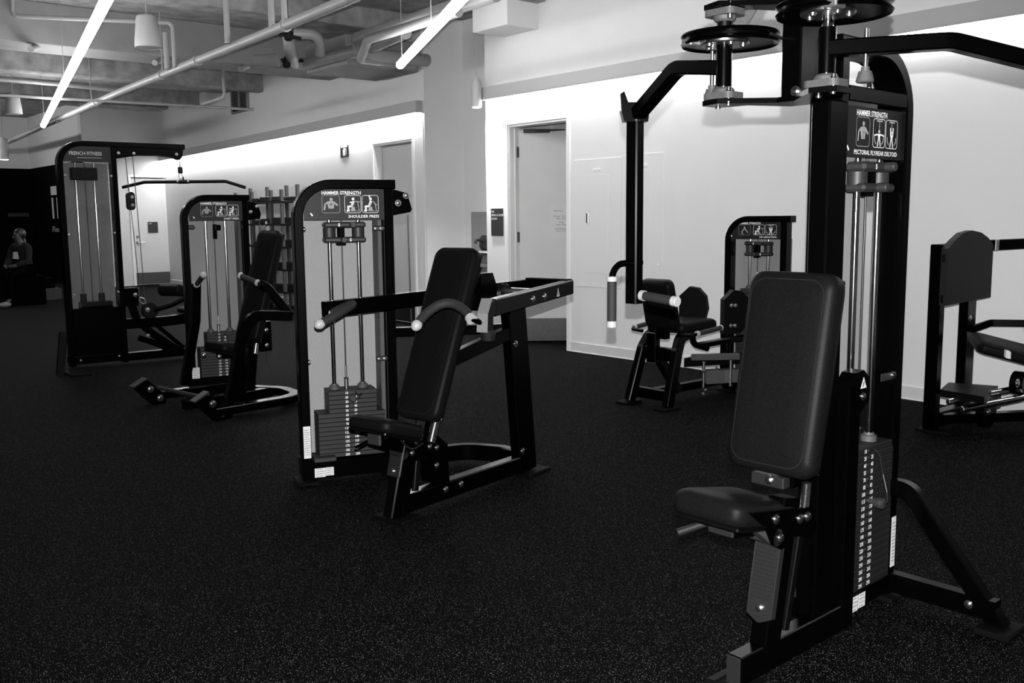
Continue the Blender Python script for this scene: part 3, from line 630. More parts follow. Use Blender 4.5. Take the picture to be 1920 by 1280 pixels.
# ================================================================== shoulder press
FT = fr(2.438, 4.552, -19.8); FU = fr(2.478, 3.704, 12.3)
sp = thing('shoulder_press_machine', FU, 'black shoulder press machine with a reclined seat and arched white-tipped handles, middle of the floor', 'exercise machine', 'weight-stack machines')
tower(sp, FT, -.057, .474, 1.628, SP_PLATES, 'SHOULDER PRESS', ('torso', 'sit_low', 'sit_high'), .133, .0243, (.037, .405), (.096, .36), 5, (.02, .17), .218, (.142, .298, .095), (0, .425, 1.417, 1.577), 1, addz=((1.375, 1.407), (1.296, 1.326)))
plate_poly(sp, FT, [(.474, 1.58), (.545, 1.562), (.562, 1.553), (.585, 1.47), (.575, 1.455), (.474, 1.437)], .03, .09, 'pulley_housing')
for x, z in ((.553, 1.545), (.508, 1.505)): bolt(sp, FT, (x, .03, z), (0, -1, 0), .013)
t = MB(FT); t.tube([(.568, .06, 1.44), (.578, .06, .5), (.60, .06, .1)], .004, 8); t.build('lift_cable', 'cable', sp)
sticker(sp, FT, (-.03, -.0015, .235), X_, Z_, .038, .175, 12)
sticker(sp, FT, (.033, -.0035, .063), X_, Z_, .058, .05, 4); sticker(sp, FT, (.085, -.0035, .066), X_, Z_, .044, .046, 4)
for z in (1.37, .66):
    t = MB(FT); t.lathe((-.004, .06, z), (1, 0, 0), [(0, .014), (.012, .014), (.016, .008)], 12); t.build('shroud_clip', 'steel', sp)
    t = MB(FT); t.box((.365, .03, z-.014), (.43, .05, z+.014), .008); t.build('shroud_clip', 'plastic', sp)
    for x in (.38, .41): bolt(sp, FT, (x, .03, z), (0, -1, 0), .006)
t = MB(FT); t.box((.0, -.03, .125), (.12, .06, .15), .004); t.build('stack_cushion_tray', 'plastic', sp)
# frame
t = MB(FU); t.box((-.045, 0, .03), (.95, .065, .12), .006); t.build('base_beam', 'black', sp)
t = MB(FU); t.rtube([(-.065, .0325, .02), (.055, .0325, .45)], .062, .105, (0, 1, 0), 0, .006); t.build('seat_post', 'black', sp)
t = MB(FU); t.box((-.10, -.055, 0), (.04, .15, .02), .005); t.build('foot_plate', 'foot', sp)
t = MB(FU); ax_ = Vector((.28, 0, 1)).normalized()
c = Vector((-.042, .0325, .30)); nx_ = Vector((-1, 0, .28)).normalized()
t.obox(c, Y_, nx_, ax_, (.085, .014, .17), .004)
for i in range(10): t.obox(c+ax_*(-.03+i*.0115)+nx_*.008, Y_, nx_, ax_, (.07, .006, .004), .001)
t.build('adjustment_cover', 'cover', sp); bolt(sp, FU, c-ax_*.058+nx_*.008, nx_, .010)
t = MB(FU); t.rtube([(.045, .0, .13), (.085, .0, .40)], .02, .035, (0, 1, 0), 0, .003)
for i in range(12): t.obox((.048+.0033*i, -.0105, .15+.019*i), X_, Y_, Z_, (.018, .002, .009), .001)
t.build('adjustment_rack', 'satin', sp)
br = [(-0.0599, 0.4626), (0.0952, 0.419), (0.1967, 0.3686), (0.2581, 0.3195), (0.2646, 0.2644), (0.1938, 0.2682), (0.1107, 0.3116), (0.0647, 0.2793), (0.0169, 0.2841), (-0.0145, 0.3266), (-0.0442, 0.404)]
plate_poly(sp, FU, br, -.025, -.017, 'seat_bracket'); plate_poly(sp, FU, br, .08, .09, 'seat_bracket')
for p in [(-0.0136, -0.025, 0.4013), (0.0365, -0.025, 0.3738), (0.1286, -0.025, 0.3323), (0.178, -0.025, 0.3173), (0.0056, -0.025, 0.3258)]: bolt(sp, FU, p, (0, -1, 0), .011)
t = MB(FU); p = Vector((-0.0201, 0.03, 0.3257)); t.lathe(p-Y_*.03, Y_, [(0, .03), (.07, .03)], 18); t.build('release_roller', 'rubber', sp)
lk = [(0.1184, 0.03, 0.2712), (0.2392, 0.03, 0.1758)]
for dy in (-.015, .04):
    for dz in (0, -.045):
        t = MB(FU); t.rtube([(lk[0][0], .03+dy, lk[0][2]+dz), (lk[1][0]+.03, .03+dy, lk[1][2]+dz)], .012, .028, (0, 1, 0), 0, .002); t.build('link_arm', 'black', sp)
lug = [(0.1679, 0.1408), (0.1709, 0.2389), (0.2268, 0.286), (0.2812, 0.248), (0.2896, 0.1129)]
plate_poly(sp, FU, lug, -.006, .075, 'link_lug'); bolt(sp, FU, (0.1964, -0.006, 0.2229), (0, -1, 0), .011)
for p in [(0.2664, -0.0, 0.0847), (0.3848, -0.0, 0.0847), (0.8507, -0.0, 0.7505), (0.9047, 0.0, 0.1514)]: bolt(sp, FU, p, (0, -1, 0), .013)
# seat and back
sd = Vector((-.97, 0, .23)).normalized()
sF = Vector((-0.2796, 0.03, 0.5277))
def seat_cushion(o, F, front, back, yc, wd, th, name='seat', r=.05):
    a, b_ = Vector((front[0], yc, front[1])), Vector((back[0], yc, back[1])); v = (a-b_); L = v.length; v.normalize(); u = Vector((0, 1, 0)); n = u.cross(v)
    if n.z < 0: u = -u; n = -n
    c = (a+b_)/2-n*th
    t = MB(F); t.pad(c, u, v, wd, L, th, r); s_ = t.build(name, 'vinyl', o)
    t = MB(F); t.obox(c-n*.008, u, v, n, (wd-.03, L-.03, .016), .004); t.build('seat_board', 'satin', s_); return s_
sa, sb_ = (-0.2259, 0.5396), (0.0386, 0.4536)
seat_cushion(sp, FU, (sa[0], sa[1]), (sb_[0], sb_[1]), .03, .27, .062)
t = MB(FU); t.rtube([(sa[0]+.05, .03, sa[1]-.12), (sb_[0]-.05, .03, sb_[1]-.105)], .075, .055, (0, 1, 0), 0, .005); t.build('seat_carriage', 'black', sp)
t = MB(FU); t.box((sa[0]+.035, -.01, sa[1]-.145), (sa[0]+.05, .07, sa[1]-.085), .003); t.build('carriage_end_plate', 'plastic', sp)
t = MB(FU); t.tube([(sa[0]+.10, .07, sa[1]-.12), (sa[0]+.02, .10, sa[1]-.15), (sa[0]-.01, .1, sa[1]-.155)], .007, 8, .02); t.build('release_lever', 'black', sp)
t = MB(FU); t.tube([(sa[0]+.16, -.02, sa[1]-.14), (sa[0]+.22, -.03, sa[1]-.2), (sa[0]+.3, -.03, sa[1]-.18)], .005, 8, .06); t.build('release_cable', 'cable', sp)
bt, bb_ = Vector((.405, .03, 1.285)), Vector((.07, .03, .475))
def back_cushion(o, F, top, bot, wd, th, u, name='backrest', r=.055, taper=0.0, board=True):
    v = (top-bot); L = v.length; v.normalize(); n = Vector(u).cross(v); c = (top+bot)/2-n*th
    t = MB(F); t.pad(c, u, v, wd, L, th, r, None, taper); b_ = t.build(name, 'vinyl', o)
    t = MB(F)
    oo = rrect(wd-.055, L-.055, r, 6); t.stroke([(a, q) for a, q in oo], c+n*(th+.0048), u, v, .0022, True); t.build('seam', 'rubber', b_)
    if board:
        t = MB(F); t.obox(c-n*.008, u, v, n, (wd-.03, L-.03, .016), .004); t.build('back_board', 'satin', b_)
    return b_
back_cushion(sp, FU, bt, bb_, .275, .065, (0, -1, 0))
t = MB(FU); t.rtube([(.16, .0325, .30), (.56, .0325, 1.18)], .05, .06, (0, 1, 0), 0, .005); t.build('back_post', 'black', sp)
plate_poly(sp, FU, [(.55, .95), (.68, .95), (.70, 1.06), (.66, 1.14), (.57, 1.14)], .0, .065, 'back_bracket')
t = MB(FU); 
s0, s1 = Vector((0.1096, -0.05, 0.363)), Vector((0.1714, -0.05, 0.5239))
t.tube([s0, s1], .017, 16)
for i in range(26):
    c = s0.lerp(s1, i/25); t.lathe(c, (s1-s0), [(-.0025, .018), (0, .021), (.0025, .018)], 16)
t.build('coil_spring', 'steel', sp)
# rear post, braces, yoke
t = MB(FU); t.rtube([(.965, .0325, .03), (.866, .0325, .99)], .065, .15, (0, 1, 0), 0, .006); t.build('rear_post', 'black', sp)
t = MB(FU); t.box((.92, -.04, 0), (1.12, .105, .022), .005); t.build('foot_plate', 'foot', sp)
t = MB(FU); t.rtube([(.32, .0325, .715), (.85, .0325, .815)], .05, .07, (0, 1, 0), 0, .005); t.build('mid_brace', 'black', sp)
tb = (0.5547, 0.6488, 0.8)
t = MB(FU); t.rtube([(tb[0], tb[1], .80), (.88, .05, .83)], .05, .08, (0, 0, 1), 0, .005); t.build('tower_brace', 'black', sp)
te = (0.5653, 0.6657, 0.075)
t = MB(FU); t.rtube([(1.0, .06, .075), (1.04, .24, .075), (.97, .45, .075), (.78, .56, .075), (te[0], te[1], .075)], .09, .06, (0, 0, 1), (.12, .16, .2), .006); t.build('curved_base_tube', 'black', sp)
t = MB(FU); t.rtube([(1.20, -.11, 1.04), (1.20, .17, 1.04)], .082, .06, (0, 0, 1), 0, .006); t.build('yoke_crossbar', 'black', sp)
na, fa = (.05, -.42), (-.02, .53)
t = MB(FU); t.rtube([(1.23, -.09, 1.035), (.16, -.388, 1.018)], .05, .08, Vector((.28, -1, 0)), 0, .006); pa_ = t.build('press_arm', 'black', sp)
t = MB(FU); t.rtube([(.172, -.3845, 1.02), (.115, -.401, 1.014), (.10, -.405, .985), (.098, -.4055, .925)], .048, .072, Vector((.28, -1, 0)), .03, .006); t.build('arm_tip', 'black', pa_)
t = MB(FU); t.rtube([(.115, -.400, 1.062), (.064, -.416, 1.0), (.058, -.417, .918)], .052, .008, Vector((.28, -1, 0)), .01, .002); t.build('arm_sheen_plate', 'arm_sheen', pa_, 'pale plate painted as the sheen on the arm front')  # thin pale plate imitating the light reflected off the arm's front face
t = MB(FU); t.rtube([(1.23, .15, 1.035), (fa[0], fa[1], .978)], .05, .078, Vector((.29, 1, 0)), 0, .006); t.build('press_arm', 'black', sp)
bp_ = Vector((.12, -.40, .875)); t = MB(FU); t.lathe(bp_, Z_, [(0, .03), (.03, .036), (.045, .03)], 16); t.build('arm_bumper', 'rubber', sp)
for p in [(0.7587, -0.2, 1.0341), (0.8578, -0.2, 1.0412)]: pass
for xx in (.62, .78):
    yy = -.09-(1.23-xx)*.28-.026; bolt(sp, FU, (xx, yy, 1.02), (.28, -1, 0), .014)
triangle(sp, FU, (.98, -.09-.25*.28-.027, 1.025), Vector((1, .28, 0)).normalized(), Z_, .05)
t = MB(FU); t.lathe((.80, .02, 1.02), Y_, [(0, .05), (.008, .055), (.02, .045), (.032, .055), (.04, .05)], 24); t.build('pivot_pulley', 'satin', sp)
t = MB(FU); t.tube([(.87, -.1, 1.03), (.87, .17, 1.03)], .02, 14); t.build('pivot_shaft', 'steel', sp)
H0 = Vector((.02, -.385, .982)); H1 = Vector((-.115, -.19, .957)); bu = Vector((.07, .05, .072))
def arch(a, b_, bulge, n=14): return [a.lerp(b_, i/n)+bulge*(math.sin(math.pi*(i/n))**.8) for i in range(n+1)]
def arch_handle(o, F, a, b_, bulge, stub, r):
    Q = arch(a, b_, bulge); t = MB(F); d = (Q[0]-Q[1]).normalized(); t.tube([stub, (stub+Q[0])/2+d*.02, Q[0]], r*.62, 12, .02); h = t.build('handle', 'black', o)
    t = MB(F); t.tube(Q, r, 16); t.build('grip', 'grip', h)
    t = MB(F); t.lathe(Q[0]+d*.012, -d, [(0, r*.8), (0, r*1.2), (.02, r*1.2), (.02, r)], 18); t.build('collar', 'cap', h)
    d1 = (Q[-1]-Q[-2]).normalized(); t = MB(F); t.lathe(Q[-1]-d1*.006, d1, [(0, r*1.05), (.012, r*1.18), (.022, r*1.1), (.034, r*.8), (.041, r*.3), (.042, 0)], 18); t.build('end_cap', 'cap', h)
arch_handle(sp, FU, H0, H1, bu, Vector((.125, -.40, .955)), .021)
mm = lambda v: Vector((v.x, .08-v.y, v.z))
arch_handle(sp, FU, mm(Vector((.03, -.40, .93)))+Vector((-.02, .03, .03)), mm(Vector((-.2, -.215, .905)))+Vector((-.02, .03, .035)), Vector((.1, -.076, .06)), Vector((.0, .51, .965)), .021)

# ================================================================== pectoral fly / rear deltoid
FP = fr(2.78, 1.699, 1.5)
pf = thing('pectoral_fly_machine', FP, 'tall black pectoral fly and rear deltoid machine with overhead cams, nearest the camera', 'exercise machine', 'weight-stack machines')
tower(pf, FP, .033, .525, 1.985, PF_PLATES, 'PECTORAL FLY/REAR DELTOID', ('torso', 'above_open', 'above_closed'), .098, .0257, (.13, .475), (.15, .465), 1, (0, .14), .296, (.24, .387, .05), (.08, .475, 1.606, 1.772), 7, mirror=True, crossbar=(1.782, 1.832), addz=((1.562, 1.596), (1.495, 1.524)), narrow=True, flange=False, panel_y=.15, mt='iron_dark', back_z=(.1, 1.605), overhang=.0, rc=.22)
sticker(pf, FP, (.228, -.004, .056), X_, Z_, .046, .055, 4); sticker(pf, FP, (.279, -.004, .058), X_, Z_, .045, .052, 4)
sticker(pf, FP, (.50, -.002, .22), X_, Z_, .03, .19, 12)
t = MB(FP); t.box((.04, -.06, .03), (.115, 0, .865), .004); t.build('pulley_post', 'black', pf)
t = MB(FP); t.prism([(.05, .80), (.04, .87), (.075, .905), (.13, .91), (.165, .88), (.175, .84), (.165, .80), (.12, .77)], (0, -.035, 0), X_, Z_, .05); t.build('pulley_housing', 'black', pf)
triangle(pf, FP, (.125, -.061, .868), X_, Z_, .04); bolt(pf, FP, (.127, -.06, .822), (0, -1, 0), .010)
t = MB(FP); t.box((.36, -.002, .835), (.46, .0, .862), .001); t.build('shroud_strap', 'plastic', pf); bolt(pf, FP, (.445, -.002, .85), (0, -1, 0), .011)
t = MB(FP); t.lathe((.26, .03, .0+1.782), Z_, [(0, .01), (.1, .01)], 8); t.build('cable_guide', 'steel', pf)
# base
t = MB(FP); t.box((-.53, -.058, .028), (.06, -.006, .12), .004); bm_ = t.build('base_beam', 'black', pf)
t = MB(FP); t.box((-.5335, -.056, .03), (-.5295, -.008, .118), .002); t.build('end_cap', 'cover', bm_)
t = MB(FP); t.box((-.562, -.12, 0), (-.42, .055, .026), .006); t.build('foot_plate', 'foot', pf)
for yy in (-.10, .035):
    t = MB(FP); t.box((-.548, yy-.012, .026), (-.435, yy+.012, .030), .002); t.build('foot_bolt_pad', 'rubber', pf)
t = MB(FP); t.box((-.135, -.06, .12), (-.03, .006, 1.766), .006); t.build('main_column', 'black', pf)
t = MB(FP); t.rtube([(.49, -.01, .075), (.487, -.385, .075)], .07, .055, (0, 0, 1), 0, .005); t.build('stabiliser_beam', 'black', pf)
t = MB(FP); t.rtube([(.49, .0, .43), (.49, -.06, .43), (.49, -.40, .015)], .05, .062, (1, 0, 0), .07, .006); t.build('stabiliser_leg', 'black', pf)
t = MB(FP); t.box((.41, -.455, 0), (.565, -.335, .024), .006); t.build('foot_plate', 'foot', pf); bolt(pf, FP, (.46, -.30, .08), (-1, 0, 0), .011)
# seat post and cover
t = MB(FP); t.rtube([(-.37, -.032, .11), (-.285, -.032, .56)], .06, .085, (0, 1, 0), 0, .005); t.build('seat_post', 'black', pf)
ax_ = Vector((.085, 0, .45)).normalized(); nx_ = Vector((-.45, 0, .085)).normalized(); c = Vector((-.376, -.032, .315))
t = MB(FP); t.prism([(-.045, -.11), (-.005, -.13), (.005, -.13), (.045, -.11), (.045, .13), (-.045, .13)], c, -Y_, ax_, .02)
for i in range(14): t.obox(c+ax_*(-.055+i*.0125)+nx_*.011, Y_, nx_, ax_, (.074, .005, .0045), .001)
for yy in (-.042, .042): t.obox(c+Y_*yy+nx_*.011+ax_*.03, Y_, nx_, ax_, (.004, .006, .19), .001)
t.build('adjustment_cover', 'cover', pf); bolt(pf, FP, c-ax_*.085+nx_*.011, nx_, .012)
t = MB(FP); t.rtube([(-.30, -.055, .14), (-.215, -.055, .50)], .02, .03, (0, 1, 0), 0, .003); t.build('adjustment_rack', 'satin', pf)
br = [(-0.5314, 0.5681), (-0.3512, 0.5406), (-0.2013, 0.5171), (-0.1664, 0.449), (-0.2115, 0.4248), (-0.3, 0.4472), (-0.3283, 0.4269), (-0.3684, 0.4199), (-0.4092, 0.443), (-0.4452, 0.5039)]
plate_poly(pf, FP, br, -.08, -.07, 'seat_bracket'); plate_poly(pf, FP, br, .01, .02, 'seat_bracket')
for p in [(-0.4008, -0.08, 0.5229), (-0.2689, -0.08, 0.4954), (-0.2265, -0.08, 0.4929), (-0.3752, -0.08, 0.4593)]: bolt(pf, FP, p, (0, -1, 0), .012)
t = MB(FP); p = Vector((-0.3869, -0.03, 0.4631)); t.lathe(p-Y_*.05, Y_, [(0, .026), (.1, .026)], 18); t.build('release_roller', 'plastic', pf)
st0 = (-0.5727, 0.0591, 0.605); sb0 = (-0.1985, 0.1018, 0.545)
seat_cushion(pf, FP, (-.555, .60), (-.235, .54), .065, .265, .075)
t = MB(FP); t.rtube([(-.50, .03, .487), (-.22, .0, .445)], .07, .04, (0, 1, 0), 0, .004); t.build('seat_carriage', 'black', pf)
t = MB(FP); t.box((-.512, -.005, .47), (-.50, .085, .508), .003); t.build('carriage_end_plate', 'cover', pf)
t = MB(FP); t.tube([(-.45, .10, .49), (-.55, .17, .455)], .012, 10); t.build('release_lever', 'cover', pf)
t = MB(FP); t.tube([(-.44, -.03, .48), (-.40, -.06, .44), (-.34, -.06, .46)], .005, 8, .05); t.build('release_cable', 'cable', pf)
bt, bb_ = Vector((-.20, .02, 1.25)), Vector((-.32, .02, .63))
back_cushion(pf, FP, bt, bb_, .31, .075, (0, -1, 0), r=.05)
t = MB(FP); t.box((-.20, -.01, .56), (-.135, .05, 1.0), .004); t.build('back_post', 'black', pf)
t = MB(FP); t.box((-.24, .0, .562), (-.20, .12, .60), .004); t.build('back_crossplate', 'cover', pf); bolt(pf, FP, (-.24, .05, .585), (-1, 0, 0), .012)
t = MB(FP); p0, p1 = Vector((-.18, -.04, .50)), Vector((-.17, -.04, .58))
for i in range(14): t.lathe(p0.lerp(p1, i/13), Z_, [(-.0025, .012), (0, .015), (.0025, .012)], 14)
t.build('coil_spring', 'steel', pf)
# overhead pivots: two blades, column between, two shafts with cams
PX = -.232; PN, PFy = -.10, .26; YC = .08
t = MB(FP); t.box((-.135, .045, 1.785), (-.015, .115, 2.25), .005); t.build('upper_column', 'black', pf)
bolt(pf, FP, (-.135, .06, 1.80), (-1, 0, 0), .012)
blade = [(PX-.035, PFy+.055), (PX+.045, PFy+.055), (PX+.06, PFy-.05), (-.03, YC+.06), (-.03, YC-.06), (PX+.06, PN+.05), (PX+.045, PN-.055), (PX-.035, PN-.055), (PX-.06, PN+.02), (-.16, YC-.03), (-.16, YC+.03), (PX-.06, PFy-.02)]
for zz, nm in ((1.776, 'lower_blade'), (2.072, 'upper_blade')):
    t = MB(FP); t.prism(blade, (0, 0, zz), X_, Y_, .016); t.build(nm, 'black', pf)
def pivot(yp, zc, camr, side, first):
    for zz, sg in ((1.785, 1), (2.063, -1)):
        t = MB(FP); o_ = [(a, b_) for a, b_ in rrect(.085, .11, .02, 4)]
        t.prism(o_, (PX, yp, zz+sg*.011), X_, Y_, .02); t.lathe((PX, yp, zz+sg*.02), (0, 0, sg), [(0, .036), (.012, .034), (.018, .028)], 22); t.build('bearing_block', 'cast', pf)
        for dx, dy in ((-.028, -.04), (.028, .04)):
            t = MB(FP); t.lathe((PX+dx, yp+dy, zz-sg*.022), (0, 0, sg), [(0, .008), (.012, .009), (.014, .006), (.044, .006), (.046, .009), (.056, .008)], 10); t.build('bolt', 'steel', pf)
    t = MB(FP); t.tube([(PX, yp, 1.80), (PX, yp, 2.07)], .017, 16); t.lathe((PX, yp, 1.806), Z_, [(0, .022), (.014, .022), (.014, .026), (.018, .026), (.018, .02)], 20); t.build('pivot_shaft', 'chrome', pf)
    t = MB(FP); t.tube([(PX, yp, 1.826), (PX, yp, 1.955)], .0255, 22); t.build('pivot_sleeve', 'black', pf)
    cx = PX+.03
    t = MB(FP); t.lathe((cx, yp, zc), Z_, [(.0, camr-.02), (-.006, camr-.004), (0, camr), (.008, camr-.008), (.016, camr-.008), (.024, camr), (.03, camr-.004), (.03, camr-.02), (.014, camr-.03), (.014, .0)], 48)
    t.build('cam', 'black', pf)
    t = MB(FP); t.lathe((PX, yp, zc-.008), Z_, [(0, .075), (.004, .078), (.016, .078)], 36); t.build('cam_flange', 'steel', pf)
    for k in range(5):
        a = R(20+72*k); bolt(pf, FP, (PX+.058*math.cos(a), yp+.058*math.sin(a), zc-.008), (0, 0, -1), .009)
    t = MB(FP); t.lathe((PX, yp, zc+.02), Z_, [(0, .024), (.05, .024), (.05, .018)], 18); t.build('cam_spacer', 'satin', pf)
    t = MB(FP); t.box((cx-camr+.02, yp+side*.07-.02, zc-.012), (cx-camr+.075, yp+side*.07+.02, zc+.012), .004); t.build('cable_clamp', 'stainless', pf)
pivot(PFy, 1.962, .155, 1, True); pivot(PN, 1.998, .165, -1, False)
t = MB(FP); t.tube([(PX+.03, PFy-.15, 1.972), (-.02, YC+.05, 1.96)], .005, 8); t.build('lift_cable', 'cable', pf)
t = MB(FP); t.lathe((.02, YC, 2.03), Vector((.3, .5, 0)), [(-.02, .05), (-.012, .055), (0, .045), (.012, .055), (.02, .05)], 26); t.build('guide_pulley', 'rubber', pf)
t = MB(FP); t.rtube([(-.1, .2, 2.16), (-.16, .26, 2.02)], .012, .05, Vector((-.7, -.4, .2)), 0, .003); t.build('pulley_strap', 'cast', pf)
def fly_arm(sg, yp):
    Ym = lambda y: y if sg > 0 else 2*YC-y
    P3 = [(PX, yp, 1.885), (-.14, Ym(.52), 1.925), (-.045, Ym(.775), 1.80)] if sg > 0 else [(PX, yp, 1.895), (-.015, -.36, 1.905), (.41, -.645, 1.80)]
    t = MB(FP); t.rtube(P3, .055, .046, Vector((.94, -.34, 0)) if sg > 0 else Vector((.75, .66, 0)), .12, .005); a_ = t.build('swing_arm', 'black', pf)
    s_ = Vector((PX+.04, Ym(.335), 0)) if sg > 0 else Vector((PX+.075, -.18, 0))
    t = MB(FP); t.lathe((s_.x, s_.y, 1.842), (0, 0, -1), [(0, .012), (.012, .012), (.012, .018), (.04, .026), (.044, .022)], 18); t.build('stop_bumper', 'cast', pf)
    t = MB(FP); t.tube([(s_.x, s_.y, 1.80), (s_.x, s_.y, 1.95)], .007, 8); t.build('bumper_stud', 'steel', pf)
    e = Vector((-.035, Ym(.80), 0)) if sg > 0 else Vector((.42, -.66, 0))
    t = MB(FP); t.rtube([(e.x, e.y, 1.785), (e.x, e.y, 1.09)], .045, .055, (1, 0, 0), 0, .005); t.build('drop_tube', 'black', pf)
    t = MB(FP); t.prism([(-.045, -.02), (.045, -.02), (.05, .03), (.03, .05), (-.03, .05), (-.045, .09), (-.06, .08), (-.055, .02)], (e.x-.0, e.y, 1.79), Vector((.76*1, -.65*sg, 0)), Z_, .055); t.build('clevis', 'black', pf)
    bolt(pf, FP, (e.x-.03, e.y+.02*sg, 1.82), (-1, .2, 0), .015); t = MB(FP); t.box((e.x-.03, e.y-.03, 1.772), (e.x+.03, e.y+.03, 1.776), .001); t.build('clevis_shim', 'steel', pf)
    g = grip_handle(pf, FP, [(e.x, e.y, 1.245), (e.x-.125, e.y, 1.245), (e.x-.125, e.y, 1.03)], .0175, .9, 1.0, .06, ball=False)
    grip_handle(pf, FP, [(e.x, e.y, 1.125), (e.x, e.y-sg*.05, 1.122), (e.x+.0, e.y-sg*.19, 1.11)], .0175, .5, 1.0, 0, ball=False)
    t = MB(FP); t.lathe((e.x+.025, e.y, 1.245), X_, [(0, .016), (.01, .016), (.014, .01)], 12); t.build('handle_nut', 'black', pf)
fly_arm(1, PFy); fly_arm(-1, PN)
# ================================================================== chest press (behind, half in the dark)
CTF = fr(3.052, 7.622, -12); CF = fr(2.69, 7.0, 7)
cp = thing('chest_press_machine', CF, 'black chest press machine with a foot bar, between the cable tower and the shoulder press', 'exercise machine', 'weight-stack machines')
tower(cp, CTF, -.057, .474, 1.628, SP_PLATES, 'CHEST PRESS', ('torso', 'sit_back', 'sit_press'), .133, .0243, (.037, .405), (.096, .36), 5, (.02, .17), .218, (.142, .298, .095), (0, .425, 1.417, 1.577), 3)
plate_poly(cp, CTF, [(.474, 1.58), (.54, 1.562), (.562, 1.553), (.585, 1.47), (.575, 1.43), (.474, 1.42)], .03, .09, 'pulley_housing')
for x, z in ((.553, 1.535), (.50, 1.49)): bolt(cp, CTF, (x, .03, z), (0, -1, 0), .011)
t = MB(CTF); t.tube([(.575, .06, 1.44), (.59, .06, .2)], .005, 8); t.build('lift_cable', 'cable', cp)
t = MB(CTF); t.box((.195, .05, 1.27), (.225, .09, 1.39), .003); t.box((.215, .04, 1.34), (.255, .1, 1.385), .004); t.build('pulley_bracket', 'black', cp)
sticker(cp, CTF, (-.01, -.0035, .18), X_, Z_, .06, .09, 5); sticker(cp, CTF, (.12, -.0035, .05), X_, Z_, .07, .03, 3)
for x in (-.004, .43):
    t = MB(CTF); t.box((x-.02, .02, 1.35), (x+.05, .05, 1.385), .01); t.build('shroud_clip', 'plastic', cp)
bt, bb_ = Vector((0.7842, -0.0, 1.3462)), Vector((0.5194, 0.0, 0.4784))
back_cushion(cp, CF, bt, bb_, .29, .07, (0, -1, 0), board=True)
sa, sb_ = (0.2684, 0.5108), (0.5048, 0.4715)
seat_cushion(cp, CF, sa, (sb_[0], sb_[1]-.03), 0, .3, .07)
t = MB(CF); t.rtube([(sa[0]+.2, 0, .05), (sa[0]+.2, 0, sa[1]-.09)], .07, .09, (0, 1, 0), 0, .005); t.box((sa[0]+.05, -.06, sa[1]-.14), (sa[0]+.35, .06, sa[1]-.08), .005); t.build('seat_post', 'black', cp)
for p in [(0.1295, -0.1, 0.4253), (0.2566, -0.1, 0.3989)]: bolt(cp, CF, p, (0, -1, 0), .014)
t = MB(CF); t.rtube([(.55, 0, .05), (.62, 0, .55), (.80, 0, bt.z-.1)], .06, .08, (0, 1, 0), .1, .006); t.build('back_post', 'black', cp)
t = MB(CF); p0, p1 = Vector((0.5616, -0.1, 0.3898)), Vector((0.6242, -0.1, 0.6861)); t.tube([p0, p1], .017, 14)
for i in range(22): t.lathe(p0.lerp(p1, i/21), p1-p0, [(-.003, .018), (0, .021), (.003, .018)], 14)
t.build('coil_spring', 'steel', cp)
t = MB(CF); c = Vector((0.6912, -0.05, 0.5077)); t.box((c.x-.05, c.y-.02, c.z-.12), (c.x+.05, c.y+.02, c.z+.12), .004); t.build('weld_plate', 'black', cp)
for dz in (-.07, .05): bolt(cp, CF, (c.x, c.y-.02, c.z+dz), (0, -1, 0), .014)
# base
t = MB(CF); t.rtube([(-.02, -.46, .06), (.55, -.47, .06), (.74, -.40, .06), (.80, -.1, .06), (.62, .25, .06)], .06, .09, (0, 0, 1), (.25, .2, .2), .006); t.build('base_tube', 'black', cp)
t = MB(CF); t.rtube([(-.02, .48, .06), (.45, .48, .06), (.7, .45, .06)], .06, .08, (0, 0, 1), .2, .006); t.build('base_tube', 'black', cp)
t = MB(CF); t.rtube([(.0, 0, .05), (.75, 0, .05)], .07, .07, (0, 1, 0), 0, .005); t.build('base_beam', 'black', cp)
t = MB(CF); t.tube([(-.02, -.36, .15), (-.03, .33, .15)], .016, 12); fb = t.build('foot_bar', 'grip', cp)
for sg in (-1, 1):
    t = MB(CF); t.prism([(-.16, .15), (-.06, .20), (.06, .08), (.08, .0), (-.02, .0), (-.08, .06)], (0, sg*.46, 0), X_, Z_, .07); t.build('foot_bar_bracket', 'black', cp)
    t = MB(CF); t.obox((-.125, sg*.46, .188), (.9, 0, .45), Y_, (-.45, 0, .9), (.13, .075, .012), .003); t.build('stop_pad', 'plastic', cp)
    bolt(cp, CF, (-.045, sg*.46-.036, .13), (0, -1, 0), .02); bolt(cp, CF, (.03, sg*.46-.036, .05), (0, -1, 0), .02)
triangle(cp, CF, (.20, -.502, .065), X_, Z_, .06)
# arms
def chest_arm(sg, pts, hs):
    t = MB(CF); t.rtube(pts, .05, .075, (0, 1, 0), .12, .006); a_ = t.build('press_arm', 'black', cp)
    a, b_ = Vector(hs[0]), Vector(hs[1]); d = (b_-a).normalized()
    t = MB(CF); t.tube([a-d*.06, a], .014, 10); h = t.build('handle', 'black', cp)
    t = MB(CF); t.tube([a, b_], .02, 14); t.build('grip', 'grip', h)
    t = MB(CF); t.lathe(a, d, [(-.012, .02), (-.012, .025), (.008, .025), (.008, .02)], 16); t.build('collar', 'cap', h)
    t = MB(CF); t.lathe(b_, d, [(-.006, .021), (.004, .027), (.014, .024), (.024, .014), (.028, 0)], 16); t.build('end_cap', 'cap', h)
chest_arm(1, [(0.2574, 0.46, 0.1147), (0.3794, 0.46, 0.6284), (0.4003, 0.46, 0.9187)], [(0.3761, 0.4, 0.9182), (0.3567, 0.26, 0.9959)])
